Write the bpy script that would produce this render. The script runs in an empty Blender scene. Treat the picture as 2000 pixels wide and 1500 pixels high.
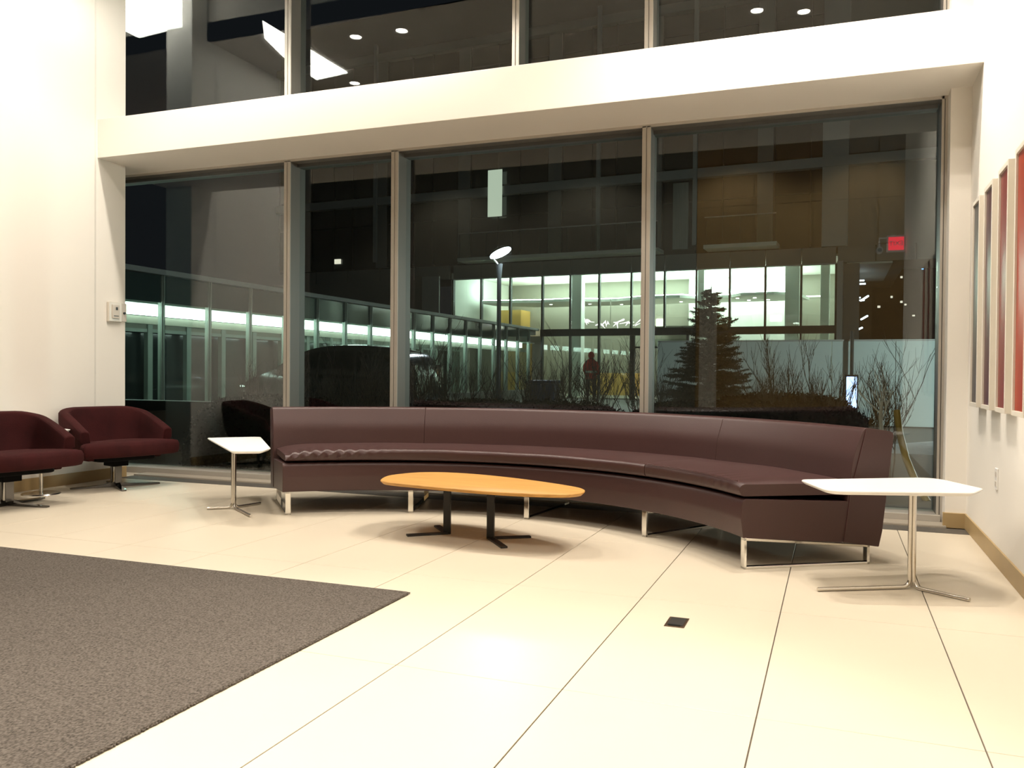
import bpy, bmesh, math, random
from mathutils import Vector, Matrix, noise
random.seed(7)
C = bpy.context.scene.collection
SC = bpy.context.scene
PI = math.pi
# ------------------------------------------------------------------ camera
cam = bpy.data.cameras.new('camera')
cam.sensor_width = 36.0
cam.lens = 1657.8 / 2000 * 36
cam.clip_start = 0.02
cam.clip_end = 400
co = bpy.data.objects.new('camera', cam)
C.objects.link(co)
rt = Vector((0.93455767, 0.35572021, 0.00806815))
up = Vector((-0.01235003, 0.00976798, 0.99987602))
fw = Vector((-0.3555973, 0.93454145, -0.0135219))
m = Matrix((rt, up, -fw)).transposed().to_4x4()
m.translation = Vector((0, 0, 1.035))
co.matrix_world = m
SC.camera = co
# ------------------------------------------------------------------ world, exposure
w = bpy.data.worlds.new('night')
SC.world = w
w.use_nodes = True
w.node_tree.nodes['Background'].inputs[0].default_value = (0.55, 0.62, 0.75, 1)
w.node_tree.nodes['Background'].inputs[1].default_value = 0.012
SC.view_settings.view_transform = 'Standard'
SC.view_settings.look = 'None'
SC.view_settings.exposure = 0.16
SC.view_settings.gamma = 1.0
SC.view_settings.use_curve_mapping = False
SC.cycles.use_denoising = True
SC.cycles.max_bounces = 8
SC.cycles.diffuse_bounces = 3
SC.cycles.glossy_bounces = 5
SC.cycles.transparent_max_bounces = 24
SC.cycles.sample_clamp_indirect = 6.0
SC.cycles.sample_clamp_direct = 0.0

# room lamps: (x, y, watts, spot cone in degrees)
ROOM_LAMPS = [(-4.82, 5.66, 100, 130, 'downlight over the white table at the far end of the sofa'), (-4.28, 5.64, 40, 130, 'downlight above the far end of the sofa back'),
              (-2.97, 5.62, 112, 130, 'downlight above the middle of the sofa back'), (-0.45, 5.64, 100, 130, 'downlight over the near end of the sofa'),
              (-0.12, 5.72, 38, 130, 'downlight in the corner by the first wall panel'), (-0.76, 4.90, 10, 128, 'downlight over the sofa corner seat'),
              (-0.33, 4.72, 32, 128, 'downlight over the near white side table'), (-0.37, 4.18, 12, 120, 'downlight between side table and floor box'),
              (-5.60, 4.40, 30, 110, 'downlight over the burgundy armchairs'), (-1.50, 1.60, 380, 60, 'downlight over the open floor beside the rug'),
              (-0.80, 1.20, 330, 58, 'downlight over the open floor by the picture wall'), (-2.70, 1.40, 90, 58, 'downlight over the rug corner'),
              (-4.60, 2.30, 55, 70, 'downlight over the middle of the rug')]
HALL_FILLS = [(-2.00, -3.60, 330, 115), (0.60, -3.60, 330, 115), (-5.20, -3.60, 240, 115), (-8.60, -3.60, 240, 115)]  # added spots without fixtures, brightening the hall that the glass mirrors
CEIL = 4.60
WARM = (1.0, 0.905, 0.785)


def hexc(r, g, b):
    f = lambda c: ((c / 255 + 0.055) / 1.055) ** 2.4 if c / 255 > 0.04045 else c / 255 / 12.92
    return (f(r), f(g), f(b), 1)


# ------------------------------------------------------------------ materials
def mat(name, col, rough=0.5, metal=0.0, var=0.0, scale=8.0, bump=0.0, bscale=60.0, spec=0.5, sheen=0.0, emit=None, es=0.0,
        stretch=None, coat=0.0):
    m = bpy.data.materials.new(name)
    m.use_nodes = True
    nt = m.node_tree
    N, L = nt.nodes, nt.links
    b = N['Principled BSDF']
    b.inputs['Base Color'].default_value = col
    b.inputs['Roughness'].default_value = rough
    b.inputs['Metallic'].default_value = metal
    b.inputs['Specular IOR Level'].default_value = spec
    if sheen:
        b.inputs['Sheen Weight'].default_value = sheen
        b.inputs['Sheen Roughness'].default_value = 0.4
        b.inputs['Sheen Tint'].default_value = (min(1, col[0] * 6), min(1, col[1] * 6), min(1, col[2] * 6), 1)
    if coat:
        b.inputs['Coat Weight'].default_value = coat
        b.inputs['Coat Roughness'].default_value = 0.1
    if emit:
        b.inputs['Emission Color'].default_value = emit
        b.inputs['Emission Strength'].default_value = es
    tc = N.new('ShaderNodeTexCoord')
    mp = N.new('ShaderNodeMapping')
    L.new(tc.outputs['Object'], mp.inputs[0])
    if stretch:
        mp.inputs['Scale'].default_value = stretch
    if var:
        n = N.new('ShaderNodeTexNoise')
        n.inputs['Scale'].default_value = scale
        n.inputs['Detail'].default_value = 5
        L.new(mp.outputs[0], n.inputs['Vector'])
        mx = N.new('ShaderNodeMix')
        mx.data_type = 'RGBA'
        mx.inputs[6].default_value = tuple(c * (1 - var) for c in col[:3]) + (1,)
        mx.inputs[7].default_value = tuple(min(1, c * (1 + var)) for c in col[:3]) + (1,)
        L.new(n.outputs['Fac'], mx.inputs[0])
        L.new(mx.outputs[2], b.inputs['Base Color'])
    if bump:
        n2 = N.new('ShaderNodeTexNoise')
        n2.inputs['Scale'].default_value = bscale
        n2.inputs['Detail'].default_value = 4
        L.new(mp.outputs[0], n2.inputs['Vector'])
        bp = N.new('ShaderNodeBump')
        bp.inputs['Strength'].default_value = bump
        bp.inputs['Distance'].default_value = 0.01
        L.new(n2.outputs['Fac'], bp.inputs['Height'])
        L.new(bp.outputs[0], b.inputs['Normal'])
    return m


def emission(name, col, s):
    m = bpy.data.materials.new(name)
    m.use_nodes = True
    N = m.node_tree.nodes
    N.remove(N['Principled BSDF'])
    e = N.new('ShaderNodeEmission')
    e.inputs[0].default_value = (*col, 1)
    e.inputs[1].default_value = s
    m.node_tree.links.new(e.outputs[0], N['Material Output'].inputs[0])
    return m


def glass(name, tint, r0=0.04):
    """clear sheet glass: see-through with a Schlick reflection, the same from both sides"""
    m = bpy.data.materials.new(name)
    m.use_nodes = True
    N, L = m.node_tree.nodes, m.node_tree.links
    N.remove(N['Principled BSDF'])
    g = N.new('ShaderNodeNewGeometry')
    d = N.new('ShaderNodeVectorMath'); d.operation = 'DOT_PRODUCT'
    L.new(g.outputs['Normal'], d.inputs[0]); L.new(g.outputs['Incoming'], d.inputs[1])
    a = N.new('ShaderNodeMath'); a.operation = 'ABSOLUTE'; L.new(d.outputs['Value'], a.inputs[0])
    s = N.new('ShaderNodeMath'); s.operation = 'SUBTRACT'; s.inputs[0].default_value = 1; L.new(a.outputs[0], s.inputs[1])
    p = N.new('ShaderNodeMath'); p.operation = 'POWER'; L.new(s.outputs[0], p.inputs[0]); p.inputs[1].default_value = 5
    q = N.new('ShaderNodeMath'); q.operation = 'MULTIPLY_ADD'; L.new(p.outputs[0], q.inputs[0])
    q.inputs[1].default_value = 1 - r0; q.inputs[2].default_value = r0
    t = N.new('ShaderNodeBsdfTransparent'); t.inputs[0].default_value = (*tint, 1)
    gl = N.new('ShaderNodeBsdfGlossy'); gl.inputs['Roughness'].default_value = 0.0
    gl.inputs[0].default_value = (1, 1, 1, 1)
    mx = N.new('ShaderNodeMixShader')
    L.new(q.outputs[0], mx.inputs[0]); L.new(t.outputs[0], mx.inputs[1]); L.new(gl.outputs[0], mx.inputs[2])
    L.new(mx.outputs[0], N['Material Output'].inputs[0])
    return m


M = {}
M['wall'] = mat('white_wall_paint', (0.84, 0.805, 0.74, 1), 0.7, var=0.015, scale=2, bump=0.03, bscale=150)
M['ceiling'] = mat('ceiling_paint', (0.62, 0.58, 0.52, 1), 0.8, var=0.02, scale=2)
M['tile'] = mat('cream_floor_tile', (0.66, 0.585, 0.465, 1), 0.34, var=0.045, scale=2.2, bump=0.012, bscale=30, spec=0.5)
M['grout'] = mat('floor_grout', (0.12, 0.10, 0.08, 1), 0.8, var=0.2, scale=20)
M['base'] = mat('tan_stone_skirting', (0.40, 0.285, 0.135, 1), 0.45, var=0.10, scale=5)
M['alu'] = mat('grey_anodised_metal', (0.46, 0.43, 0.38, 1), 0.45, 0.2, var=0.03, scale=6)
M['alu_shaded'] = mat('shade_painted_metal', (0.17, 0.165, 0.15, 1), 0.4, 0.3, var=0.03, scale=6)  # grey darkened to paint in the shade on the frames' side faces
M['alu_dark'] = mat('dark_gasket_metal', (0.10, 0.10, 0.095, 1), 0.4, 0.4, var=0.1, scale=10)
M['glass'] = glass('window_glass', (0.90, 0.94, 0.925), 0.06)
M['leather'] = mat('maroon_leather', (0.052, 0.0215, 0.0200, 1), 0.38, var=0.10, scale=4, bump=0.10, bscale=220, spec=0.5)
M['leather_seam'] = mat('maroon_piping', (0.055, 0.018, 0.018, 1), 0.4, var=0.1)
M['chrome'] = mat('polished_chrome', (0.78, 0.77, 0.74, 1), 0.10, 1.0, var=0.02, scale=5)
M['chrome_darkened'] = mat('reflection_darkened_chrome', (0.16, 0.155, 0.15, 1), 0.12, 1.0, var=0.02)  # chrome with the dark reflections painted into its colour
M['steel'] = mat('brushed_steel', (0.66, 0.63, 0.58, 1), 0.22, 1.0, var=0.04, scale=12)
M['black_metal'] = mat('black_powder_coat', (0.022, 0.020, 0.018, 1), 0.42, 0.3, var=0.1, scale=20)
M['white_top'] = mat('white_laminate', (0.88, 0.87, 0.84, 1), 0.35, var=0.01)
M['velvet'] = mat('burgundy_velvet', (0.034, 0.0050, 0.0053, 1), 0.9, var=0.5, scale=7, bump=0.2, bscale=120, sheen=0.12, spec=0.2)
M['under'] = mat('black_underside', (0.004, 0.0035, 0.0035, 1), 0.7, var=0.1, spec=0.1)
M['grille'] = mat('grey_floor_grille', (0.20, 0.185, 0.165, 1), 0.45, 0.5, var=0.1, scale=20)
M['cream'] = mat('cream_frame', (0.70, 0.65, 0.56, 1), 0.55, var=0.02)
M['plate'] = mat('almond_plastic', (0.62, 0.57, 0.50, 1), 0.45, var=0.02)
M['dark_plastic'] = mat('dark_plastic', (0.03, 0.028, 0.025, 1), 0.4, var=0.1)
M['concrete'] = mat('dark_grey_cladding', (0.20, 0.20, 0.19, 1), 0.6, var=0.12, scale=1.2, bump=0.05, bscale=8)
M['concrete_l'] = mat('pale_grey_cladding', (0.34, 0.35, 0.34, 1), 0.55, var=0.06, scale=1.0)
M['steel_dark'] = mat('charcoal_steel', (0.035, 0.04, 0.042, 1), 0.4, 0.5, var=0.1, scale=6)
M['greenwhite'] = mat('pale_green_metal', (0.36, 0.41, 0.36, 1), 0.5, 0.1, var=0.05, scale=3)
M['exglass'] = glass('green_facade_glass', (0.86, 0.93, 0.90), 0.055)
M['spandrel'] = mat('dark_spandrel_glass', (0.05, 0.075, 0.072, 1), 0.08, 0.0, var=0.15, scale=1.5, spec=0.8)
M['darkglass'] = mat('unlit_window_glass', (0.030, 0.036, 0.036, 1), 0.10, var=0.3, scale=0.8, spec=0.7)
M['asphalt'] = mat('wet_asphalt', (0.055, 0.058, 0.055, 1), 0.55, var=0.35, scale=3, bump=0.2, bscale=30)
M['snow'] = mat('dirty_snow', (0.42, 0.45, 0.47, 1), 0.8, var=0.25, scale=6, bump=0.4, bscale=14)
M['soil'] = mat('planting_soil', (0.03, 0.027, 0.02, 1), 0.9, var=0.4, scale=9, bump=0.5, bscale=25)
M['lobbywall'] = mat('lobby_paint', (0.80, 0.82, 0.76, 1), 0.7, var=0.02)
M['olive'] = mat('olive_grey_panelling', (0.26, 0.25, 0.20, 1), 0.5, var=0.08, scale=1.2)
M['yellow'] = mat('honey_wood_panel', (0.62, 0.38, 0.10, 1), 0.5, var=0.10, scale=2)
M['slot'] = mat('dark_slot', (0.10, 0.11, 0.10, 1), 0.6, var=0.05)
M['twig'] = mat('bare_twig_bark', (0.022, 0.018, 0.014, 1), 0.85, var=0.3, scale=20)
M['needle'] = mat('dark_spruce_needles', (0.010, 0.022, 0.014, 1), 0.8, var=0.4, scale=9)
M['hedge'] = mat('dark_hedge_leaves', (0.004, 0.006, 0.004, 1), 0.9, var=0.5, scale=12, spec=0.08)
M['hoarding'] = mat('pale_blue_hoarding', (0.46, 0.53, 0.52, 1), 0.7, var=0.04, scale=1.0)
M['carpaint'] = mat('dark_silver_car_paint', (0.085, 0.09, 0.088, 1), 0.18, 0.6, var=0.03, coat=1.0)
M['carglass'] = mat('car_window_glass', (0.012, 0.016, 0.016, 1), 0.05, var=0.1, spec=0.8)
M['rubber'] = mat('tyre_rubber', (0.012, 0.012, 0.012, 1), 0.8, var=0.2)
M['red_coat'] = mat('red_work_jacket', (0.42, 0.035, 0.02, 1), 0.8, var=0.15, scale=6, bump=0.4, bscale=10)
M['reflect'] = mat('pale_reflective_band', (0.55, 0.54, 0.40, 1), 0.5, var=0.05)
M['skin'] = mat('skin', (0.42, 0.22, 0.15, 1), 0.6, var=0.05)
M['trousers'] = mat('dark_trousers', (0.02, 0.02, 0.022, 1), 0.8, var=0.2)
M['blue_bin'] = mat('navy_plastic', (0.012, 0.018, 0.045, 1), 0.5, var=0.1)
M['wood_back'] = mat('brown_wood_panelling', (0.46, 0.31, 0.13, 1), 0.5, var=0.15, scale=2, stretch=(1, 1, 6))
M['paint_dark'] = mat('charcoal_paint', (0.035, 0.033, 0.03, 1), 0.7, var=0.1)
M['birch'] = mat('white_birch_bark', (0.75, 0.73, 0.66, 1), 0.7, var=0.3, scale=14)
M['guard'] = mat('yellow_plastic', (0.28, 0.18, 0.01, 1), 0.5, var=0.1)
M['hv'] = mat('brick_tower', (0.025, 0.024, 0.024, 1), 0.8, var=0.2, scale=0.5)
M['strip'] = emission('cold_white_led', (0.86, 1.0, 0.92), 9.0)
M['cove'] = emission('cool_cove_light', (0.88, 1.0, 0.93), 40.0)
M['warmcove'] = emission('warm_cove_light', (1.0, 0.95, 0.80), 12.0)
M['lampface'] = emission('street_lamp_face', (0.80, 0.90, 1.0), 40.0)
M['downlight'] = emission('downlight_lens', (1.0, 0.90, 0.80), 30.0)
M['panel_glow'] = emission('ceiling_glow_panel', (1.0, 0.97, 0.88), 14.0)
M['exit'] = emission('exit_sign_red', (1.0, 0.04, 0.06), 5.0)
M['bluesign'] = emission('cold_blue_sign', (0.45, 0.62, 1.0), 2.5)
M['tube'] = emission('cold_tube', (0.75, 0.88, 1.0), 3.0)
M['litwin'] = emission('lit_window', (1.0, 0.93, 0.75), 0.9)
M['bluewin'] = emission('blue_lit_window', (0.2, 0.5, 1.0), 1.5)
M['strip_glow'] = emission('reflection_strip', (0.80, 0.92, 0.72), 0.6)
M['pinkglow'] = emission('pink_glass_glow', (1.0, 0.86, 0.86), 2.6)
M['paleledge'] = mat('pale_soffit', (0.66, 0.68, 0.60, 1), 0.6, var=0.03)


def wood_top():
    m = bpy.data.materials.new('blond_oak_veneer')
    m.use_nodes = True
    N, L = m.node_tree.nodes, m.node_tree.links
    b = N['Principled BSDF']
    b.inputs['Roughness'].default_value = 0.5
    b.inputs['Specular IOR Level'].default_value = 0.3
    tc = N.new('ShaderNodeTexCoord'); mp = N.new('ShaderNodeMapping')
    mp.inputs['Scale'].default_value = (1.6, 26, 4)
    L.new(tc.outputs['Object'], mp.inputs[0])
    n = N.new('ShaderNodeTexNoise'); n.inputs['Scale'].default_value = 2.5; n.inputs['Detail'].default_value = 6
    L.new(mp.outputs[0], n.inputs['Vector'])
    r = N.new('ShaderNodeValToRGB')
    r.color_ramp.elements[0].position = 0.3; r.color_ramp.elements[0].color = (0.46, 0.235, 0.060, 1)
    r.color_ramp.elements[1].position = 0.7; r.color_ramp.elements[1].color = (0.60, 0.335, 0.100, 1)
    L.new(n.outputs['Fac'], r.inputs[0]); L.new(r.outputs[0], b.inputs['Base Color'])
    return m


def rug_mat():
    m = bpy.data.materials.new('flecked_grey_rug')
    m.use_nodes = True
    N, L = m.node_tree.nodes, m.node_tree.links
    b = N['Principled BSDF']
    b.inputs['Roughness'].default_value = 0.95
    b.inputs['Specular IOR Level'].default_value = 0.1
    tc = N.new('ShaderNodeTexCoord')
    v = N.new('ShaderNodeTexVoronoi'); v.inputs['Scale'].default_value = 210
    mp = N.new('ShaderNodeMapping'); mp.inputs['Scale'].default_value = (1, 0.45, 1); mp.inputs['Rotation'].default_value = (0, 0, 0.6)
    L.new(tc.outputs['Object'], mp.inputs[0]); L.new(mp.outputs[0], v.inputs['Vector'])
    n = N.new('ShaderNodeTexNoise'); n.inputs['Scale'].default_value = 110; n.inputs['Detail'].default_value = 4
    L.new(tc.outputs['Object'], n.inputs['Vector'])
    mu = N.new('ShaderNodeMath'); mu.operation = 'MULTIPLY_ADD'
    L.new(v.outputs['Distance'], mu.inputs[0]); mu.inputs[1].default_value = 0.35; L.new(n.outputs['Fac'], mu.inputs[2])
    r = N.new('ShaderNodeValToRGB')
    r.color_ramp.elements[0].position = 0.42; r.color_ramp.elements[0].color = (0.047, 0.040, 0.034, 1)
    r.color_ramp.elements[1].position = 0.86; r.color_ramp.elements[1].color = (0.145, 0.126, 0.108, 1)
    L.new(mu.outputs[0], r.inputs[0]); L.new(r.outputs[0], b.inputs['Base Color'])
    bp = N.new('ShaderNodeBump'); bp.inputs['Strength'].default_value = 0.8; bp.inputs['Distance'].default_value = 0.006
    L.new(mu.outputs[0], bp.inputs['Height']); L.new(bp.outputs[0], b.inputs['Normal'])
    return m


M['oak'] = wood_top()
M['rug'] = rug_mat()


# ------------------------------------------------------------------ helpers
def obj(name, bm, material, parent=None, smooth=None, bevel=0.0, seg=2):
    me = bpy.data.meshes.new(name)
    bmesh.ops.recalc_face_normals(bm, faces=bm.faces[:])
    bm.to_mesh(me)
    bm.free()
    o = bpy.data.objects.new(name, me)
    C.objects.link(o)
    me.materials.append(material)
    if parent:
        o.parent = parent
    if smooth is not None:
        me.shade_smooth()
        me.set_sharp_from_angle(angle=math.radians(smooth))
    if bevel:
        b = o.modifiers.new('bevel', 'BEVEL')
        b.width = bevel
        b.segments = seg
        b.limit_method = 'ANGLE'
        b.angle_limit = math.radians(40)
    return o


def tag(o, label, cat, group=None, kind=None):
    o['label'] = label
    o['category'] = cat
    if group: o['group'] = group
    if kind: o['kind'] = kind
    return o


def thing(name, label, cat, loc=(0, 0, 0), rz=0.0, group=None):
    o = bpy.data.objects.new(name, None)
    C.objects.link(o)
    o.location = loc
    o.rotation_euler = (0, 0, rz)
    o.empty_display_size = 0.1
    return tag(o, label, cat, group)


def struct_root(name, loc=(0, 0, 0), rz=0.0):
    o = bpy.data.objects.new(name, None)
    C.objects.link(o)
    o.location = loc
    o.rotation_euler = (0, 0, rz)
    o['kind'] = 'structure'
    return o


def box(bm, x0, x1, y0, y1, z0, z1):
    v = [bm.verts.new(p) for p in ((x0, y0, z0), (x1, y0, z0), (x1, y1, z0), (x0, y1, z0), (x0, y0, z1), (x1, y0, z1), (x1, y1, z1), (x0, y1, z1))]
    for f in ((3, 2, 1, 0), (4, 5, 6, 7), (0, 1, 5, 4), (1, 2, 6, 5), (2, 3, 7, 6), (3, 0, 4, 7)):
        bm.faces.new([v[i] for i in f])
    return bm


def bx(*a):
    return box(bmesh.new(), *a)


def prism(bm, pts, z0, z1):
    a = [bm.verts.new((x, y, z0)) for x, y in pts]
    b = [bm.verts.new((x, y, z1)) for x, y in pts]
    n = len(pts)
    bm.faces.new(a[::-1]); bm.faces.new(b)
    for i in range(n):
        bm.faces.new((a[i], a[(i + 1) % n], b[(i + 1) % n], b[i]))
    return bm


def tube(bm, path, r, n=12, radii=None, cap=True):
    path = [Vector(p) for p in path]
    rings = []
    prev = None
    for i, p in enumerate(path):
        if i == 0: t = path[1] - p
        elif i == len(path) - 1: t = p - path[i - 1]
        else: t = (path[i + 1] - p).normalized() + (p - path[i - 1]).normalized()
        t.normalize()
        if prev is None:
            u = t.orthogonal().normalized()
        else:
            u = (prev - t * prev.dot(t)).normalized()
        prev = u
        v = t.cross(u)
        rr = radii[i] if radii else r
        rings.append([bm.verts.new(p + (u * math.cos(a) + v * math.sin(a)) * rr) for a in [2 * PI * k / n for k in range(n)]])
    for a, b in zip(rings, rings[1:]):
        for k in range(n):
            bm.faces.new((a[k], a[(k + 1) % n], b[(k + 1) % n], b[k]))
    if cap:
        bm.faces.new(rings[0][::-1]); bm.faces.new(rings[-1])
    return bm


def cyl(bm, x, y, z0, z1, r0, r1=None, n=32):
    r1 = r0 if r1 is None else r1
    a = [bm.verts.new((x + r0 * math.cos(2 * PI * k / n), y + r0 * math.sin(2 * PI * k / n), z0)) for k in range(n)]
    b = [bm.verts.new((x + r1 * math.cos(2 * PI * k / n), y + r1 * math.sin(2 * PI * k / n), z1)) for k in range(n)]
    bm.faces.new(a[::-1]); bm.faces.new(b)
    for k in range(n):
        bm.faces.new((a[k], a[(k + 1) % n], b[(k + 1) % n], b[k]))
    return bm


def round_poly(pts, rad, n=6):
    """closed polygon with rounded corners; rad one number or one per corner"""
    out = []
    N_ = len(pts)
    for i in range(N_):
        p = Vector(pts[i]); a = Vector(pts[i - 1]); b = Vector(pts[(i + 1) % N_])
        r = rad[i] if isinstance(rad, (list, tuple)) else rad
        u = (a - p); v = (b - p)
        lu, lv = u.length, v.length
        u.normalize(); v.normalize()
        ang = u.angle(v)
        d = min(r / math.tan(ang / 2) if ang < PI - 1e-3 else 0, lu * 0.48, lv * 0.48)
        s, e = p + u * d, p + v * d
        for k in range(n + 1):
            t = k / n
            q = s * (1 - t) ** 2 + p * 2 * t * (1 - t) + e * t * t
            out.append((q.x, q.y))
    return out


def part_copy(src, parent, name=None):
    c = src.copy()
    C.objects.link(c)
    c.parent = parent
    return c


def copy_tree(o, parent=None):
    c = o.copy()
    C.objects.link(c)
    c.parent = parent
    for ch in list(o.children):
        copy_tree(ch, c)
    return c


def S(o):
    o['kind'] = 'structure'
    return o


XR, XL, YF, YG = 0.842, -6.396, 6.62, 6.78
# ================================================================== SETTING: floor
fl = S(obj('floor', bx(-16, 3, -5, 6.62, -0.12, -0.006), M['grout']))
tx = [0.403 + 0.6125 * k for k in range(-12, 1)]          # joints along the room
ty = [3.866 + 1.222 * k for k in range(-4, 3)]
g = 0.0022
xs = [XL - 0.02] + [x for x in tx if x > XL + 0.05] + [XR + 0.02]
ys = [-1.022 + 0.0] + ty[0:] + [6.225]
ys = sorted(set([round(y, 3) for y in ys if y <= 6.225]))
for i in range(len(xs) - 1):
    for j in range(len(ys) - 1):
        bm = bx(xs[i] + g, xs[i + 1] - g, ys[j] + g * 0.7, ys[j + 1] - g * 0.7, -0.006, 0.0)
        obj('floor_tile', bm, M['tile'], fl, bevel=0.001, seg=1)
# the rest of the hall behind the camera, plain
obj('floor_paving', box(box(bx(-16, 3, -5, -1.03, -0.006, 0), XR + 0.03, 3, -1.03, 1.06, -0.006, 0), -16, XL - 0.03, -1.03, 6.62, -0.006, 0), M['tile'], fl)
# stone kerb strip and grille in front of the window
kst = mat('grey_kerb_stone', (0.36, 0.32, 0.26, 1), 0.35, var=0.08, scale=4)
sk = S(obj('trim_1', bx(XL, 0.72, 6.43, 6.60, -0.006, 0.012), kst, bevel=0.003))
for k in range(6):
    x0 = XL + k * 1.186
    if x0 < 0.7:
        obj('kerb_stone', bx(x0 + 0.002, min(0.72, x0 + 1.184), 6.432, 6.598, 0.010, 0.0145), kst, sk)
gr = tag(obj('floor_grille', bx(XL + 0.005, 0.845, 6.232, 6.425, -0.006, -0.0035), M['dark_plastic']), 'long grey metal floor grille running under the window glass', 'grille')
for k in range(9):
    obj('slat', bx(XL + 0.006, 0.843, 6.236 + k * 0.0212, 6.2495 + k * 0.0212, -0.0035, 0.001), M['grille'], gr)

# ================================================================== walls
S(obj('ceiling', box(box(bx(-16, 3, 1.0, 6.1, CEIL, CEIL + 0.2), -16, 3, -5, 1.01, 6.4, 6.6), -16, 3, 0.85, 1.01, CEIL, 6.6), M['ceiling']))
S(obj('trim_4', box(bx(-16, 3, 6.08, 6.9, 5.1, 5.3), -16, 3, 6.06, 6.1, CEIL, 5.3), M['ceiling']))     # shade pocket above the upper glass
# stub wall between the hall and the window, rounded arris at the beam
wl = S(obj('wall_left', prism(bmesh.new(), round_poly([(XL - 0.35, 4.60), (XL, 4.60), (XL, 5.955), (XL - 0.012, 5.99), (XL - 0.35, 5.99)], [0.02, 0.02, 0.03, 0.004, 0.004], 5), -0.005, CEIL), M['wall'], smooth=30))
obj('jamb', bx(XL - 0.35, XL - 0.010, 5.98, 6.332, -0.005, 5.12), M['wall'], wl, bevel=0.004)
S(obj('baseboard_left', bx(XL - 0.012, XL + 0.008, 4.59, 6.335, 0, 0.102), M['base'], bevel=0.002))
S(obj('wall_right', bx(XR, XR + 0.25, 1.06, 6.9, -0.005, 5.12), M['wall'], bevel=0.004))
S(obj('baseboard_right', box(bx(XR - 0.010, XR + 0.01, 1.05, 6.40 + 0.07, 0, 0.103), 0.70, XR - 0.005, 6.455, 6.49, 0, 0.103), M['base'], bevel=0.002))
S(obj('trim_2', bx(0.712, XR + 0.02, 6.472, 6.95, -0.005, 5.12), M['wall'], bevel=0.004))
S(obj('trim_3', bx(XL - 0.36, XR + 0.01, 5.998, 6.90, 2.989, 3.345), M['wall'], bevel=0.003))      # the deep white transom beam
S(obj('wall_back', bx(-16, -2.83, -5.2, -5, -0.005, 6.4), M['olive']))
wb = S(obj('wall_wood', bx(-2.83, 3.2, -5.2, -5.02, -0.005, 6.4), M['wood_back']))
for k in range(5):
    for j in range(4):
        obj('wood_panel', bx(-2.82 + k * 1.18, -2.82 + k * 1.18 + 1.172, -5.03, -4.998, 0.02 + j * 1.53, 0.02 + j * 1.53 + 1.522), M['wood_back'], wb)
S(obj('wall_side', bx(3, 3.2, -5, 1.2, -0.005, 6.4), M['wall']))
S(obj('wall_return', bx(XR + 0.24, 3.2, 1.06, 1.22, -0.005, CEIL), M['wall']))
S(obj('wall_far', bx(-16.2, -16, -5, 6.9, -0.005, 6.4), M['paint_dark']))
S(obj('wall_front', bx(-16, -8.4, 6.62, 6.9, -0.005, 5.12), M['paint_dark']))
# free-standing white pier deep in the hall (seen mirrored in the glass)
S(obj('wall_pier', bx(-2.62, -2.30, -4.4, -4.1, -0.005, 2.9), M['wall'], bevel=0.01))

# ================================================================== windows
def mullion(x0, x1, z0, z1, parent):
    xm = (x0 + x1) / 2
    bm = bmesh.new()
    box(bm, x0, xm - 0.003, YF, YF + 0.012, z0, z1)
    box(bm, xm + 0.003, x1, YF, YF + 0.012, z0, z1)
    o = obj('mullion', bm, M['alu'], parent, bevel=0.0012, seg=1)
    obj('mullion_body', bx(x0 + 0.001, x1 - 0.001, YF + 0.008, YG + 0.08, z0, z1), M['alu_shaded'], o)  # split from the cap so its sides carry the painted shade
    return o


w1 = struct_root('window_1')
Z0, Z1 = 0.06, 2.989
obj('sill_rail', bx(-8.4, 0.70, 6.60, YG + 0.08, -0.01, Z0), M['alu'], w1, bevel=0.003)
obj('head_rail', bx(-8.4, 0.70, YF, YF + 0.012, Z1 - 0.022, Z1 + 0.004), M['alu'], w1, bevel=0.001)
obj('head_body', bx(-8.4, 0.70, YF + 0.01, YG + 0.08, Z1 - 0.021, Z1 + 0.004), M['alu_shaded'], w1)
obj('head_gasket', bx(-8.4, 0.66, YG - 0.05, YG + 0.06, Z1 - 0.05, Z1 - 0.02), M['alu_dark'], w1)
xsM = [(-4.797, -4.728), (-3.673, -3.603), (-1.440, -1.372)]
for a, b in xsM:
    mullion(a, b, Z0 - 0.02, Z1 - 0.01, w1)
mullion(0.674, 0.714, Z0 - 0.08, Z1, w1)
edges = [(-8.4, -4.797), (-4.728, -3.673), (-3.603, -1.440), (-1.372, 0.674)]
for a, b in edges:
    obj('pane', bx(a, b, YG - 0.004, YG + 0.004, Z0, Z1 - 0.02), M['glass'], w1)
w2 = struct_root('window_2')
Z2, Z3 = 3.345, 5.10
obj('sill_rail', bx(-8.4, 0.70, YF + 0.02, YG + 0.08, Z2 - 0.01, Z2 + 0.03), M['alu'], w2)
ux = [(-4.797, -4.728), (-2.544, -2.482), (-1.432, -1.364), (0.674, 0.714)]
for a, b in ux:
    mullion(a, b, Z2, Z3 + 0.01, w2)
for a, b in [(-8.4, -4.797), (-4.728, -2.544), (-2.482, -1.432), (-1.364, 0.674)]:
    obj('pane', bx(a, b, YG - 0.004, YG + 0.004, Z2, Z3 + 0.005), M['glass'], w2)

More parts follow.
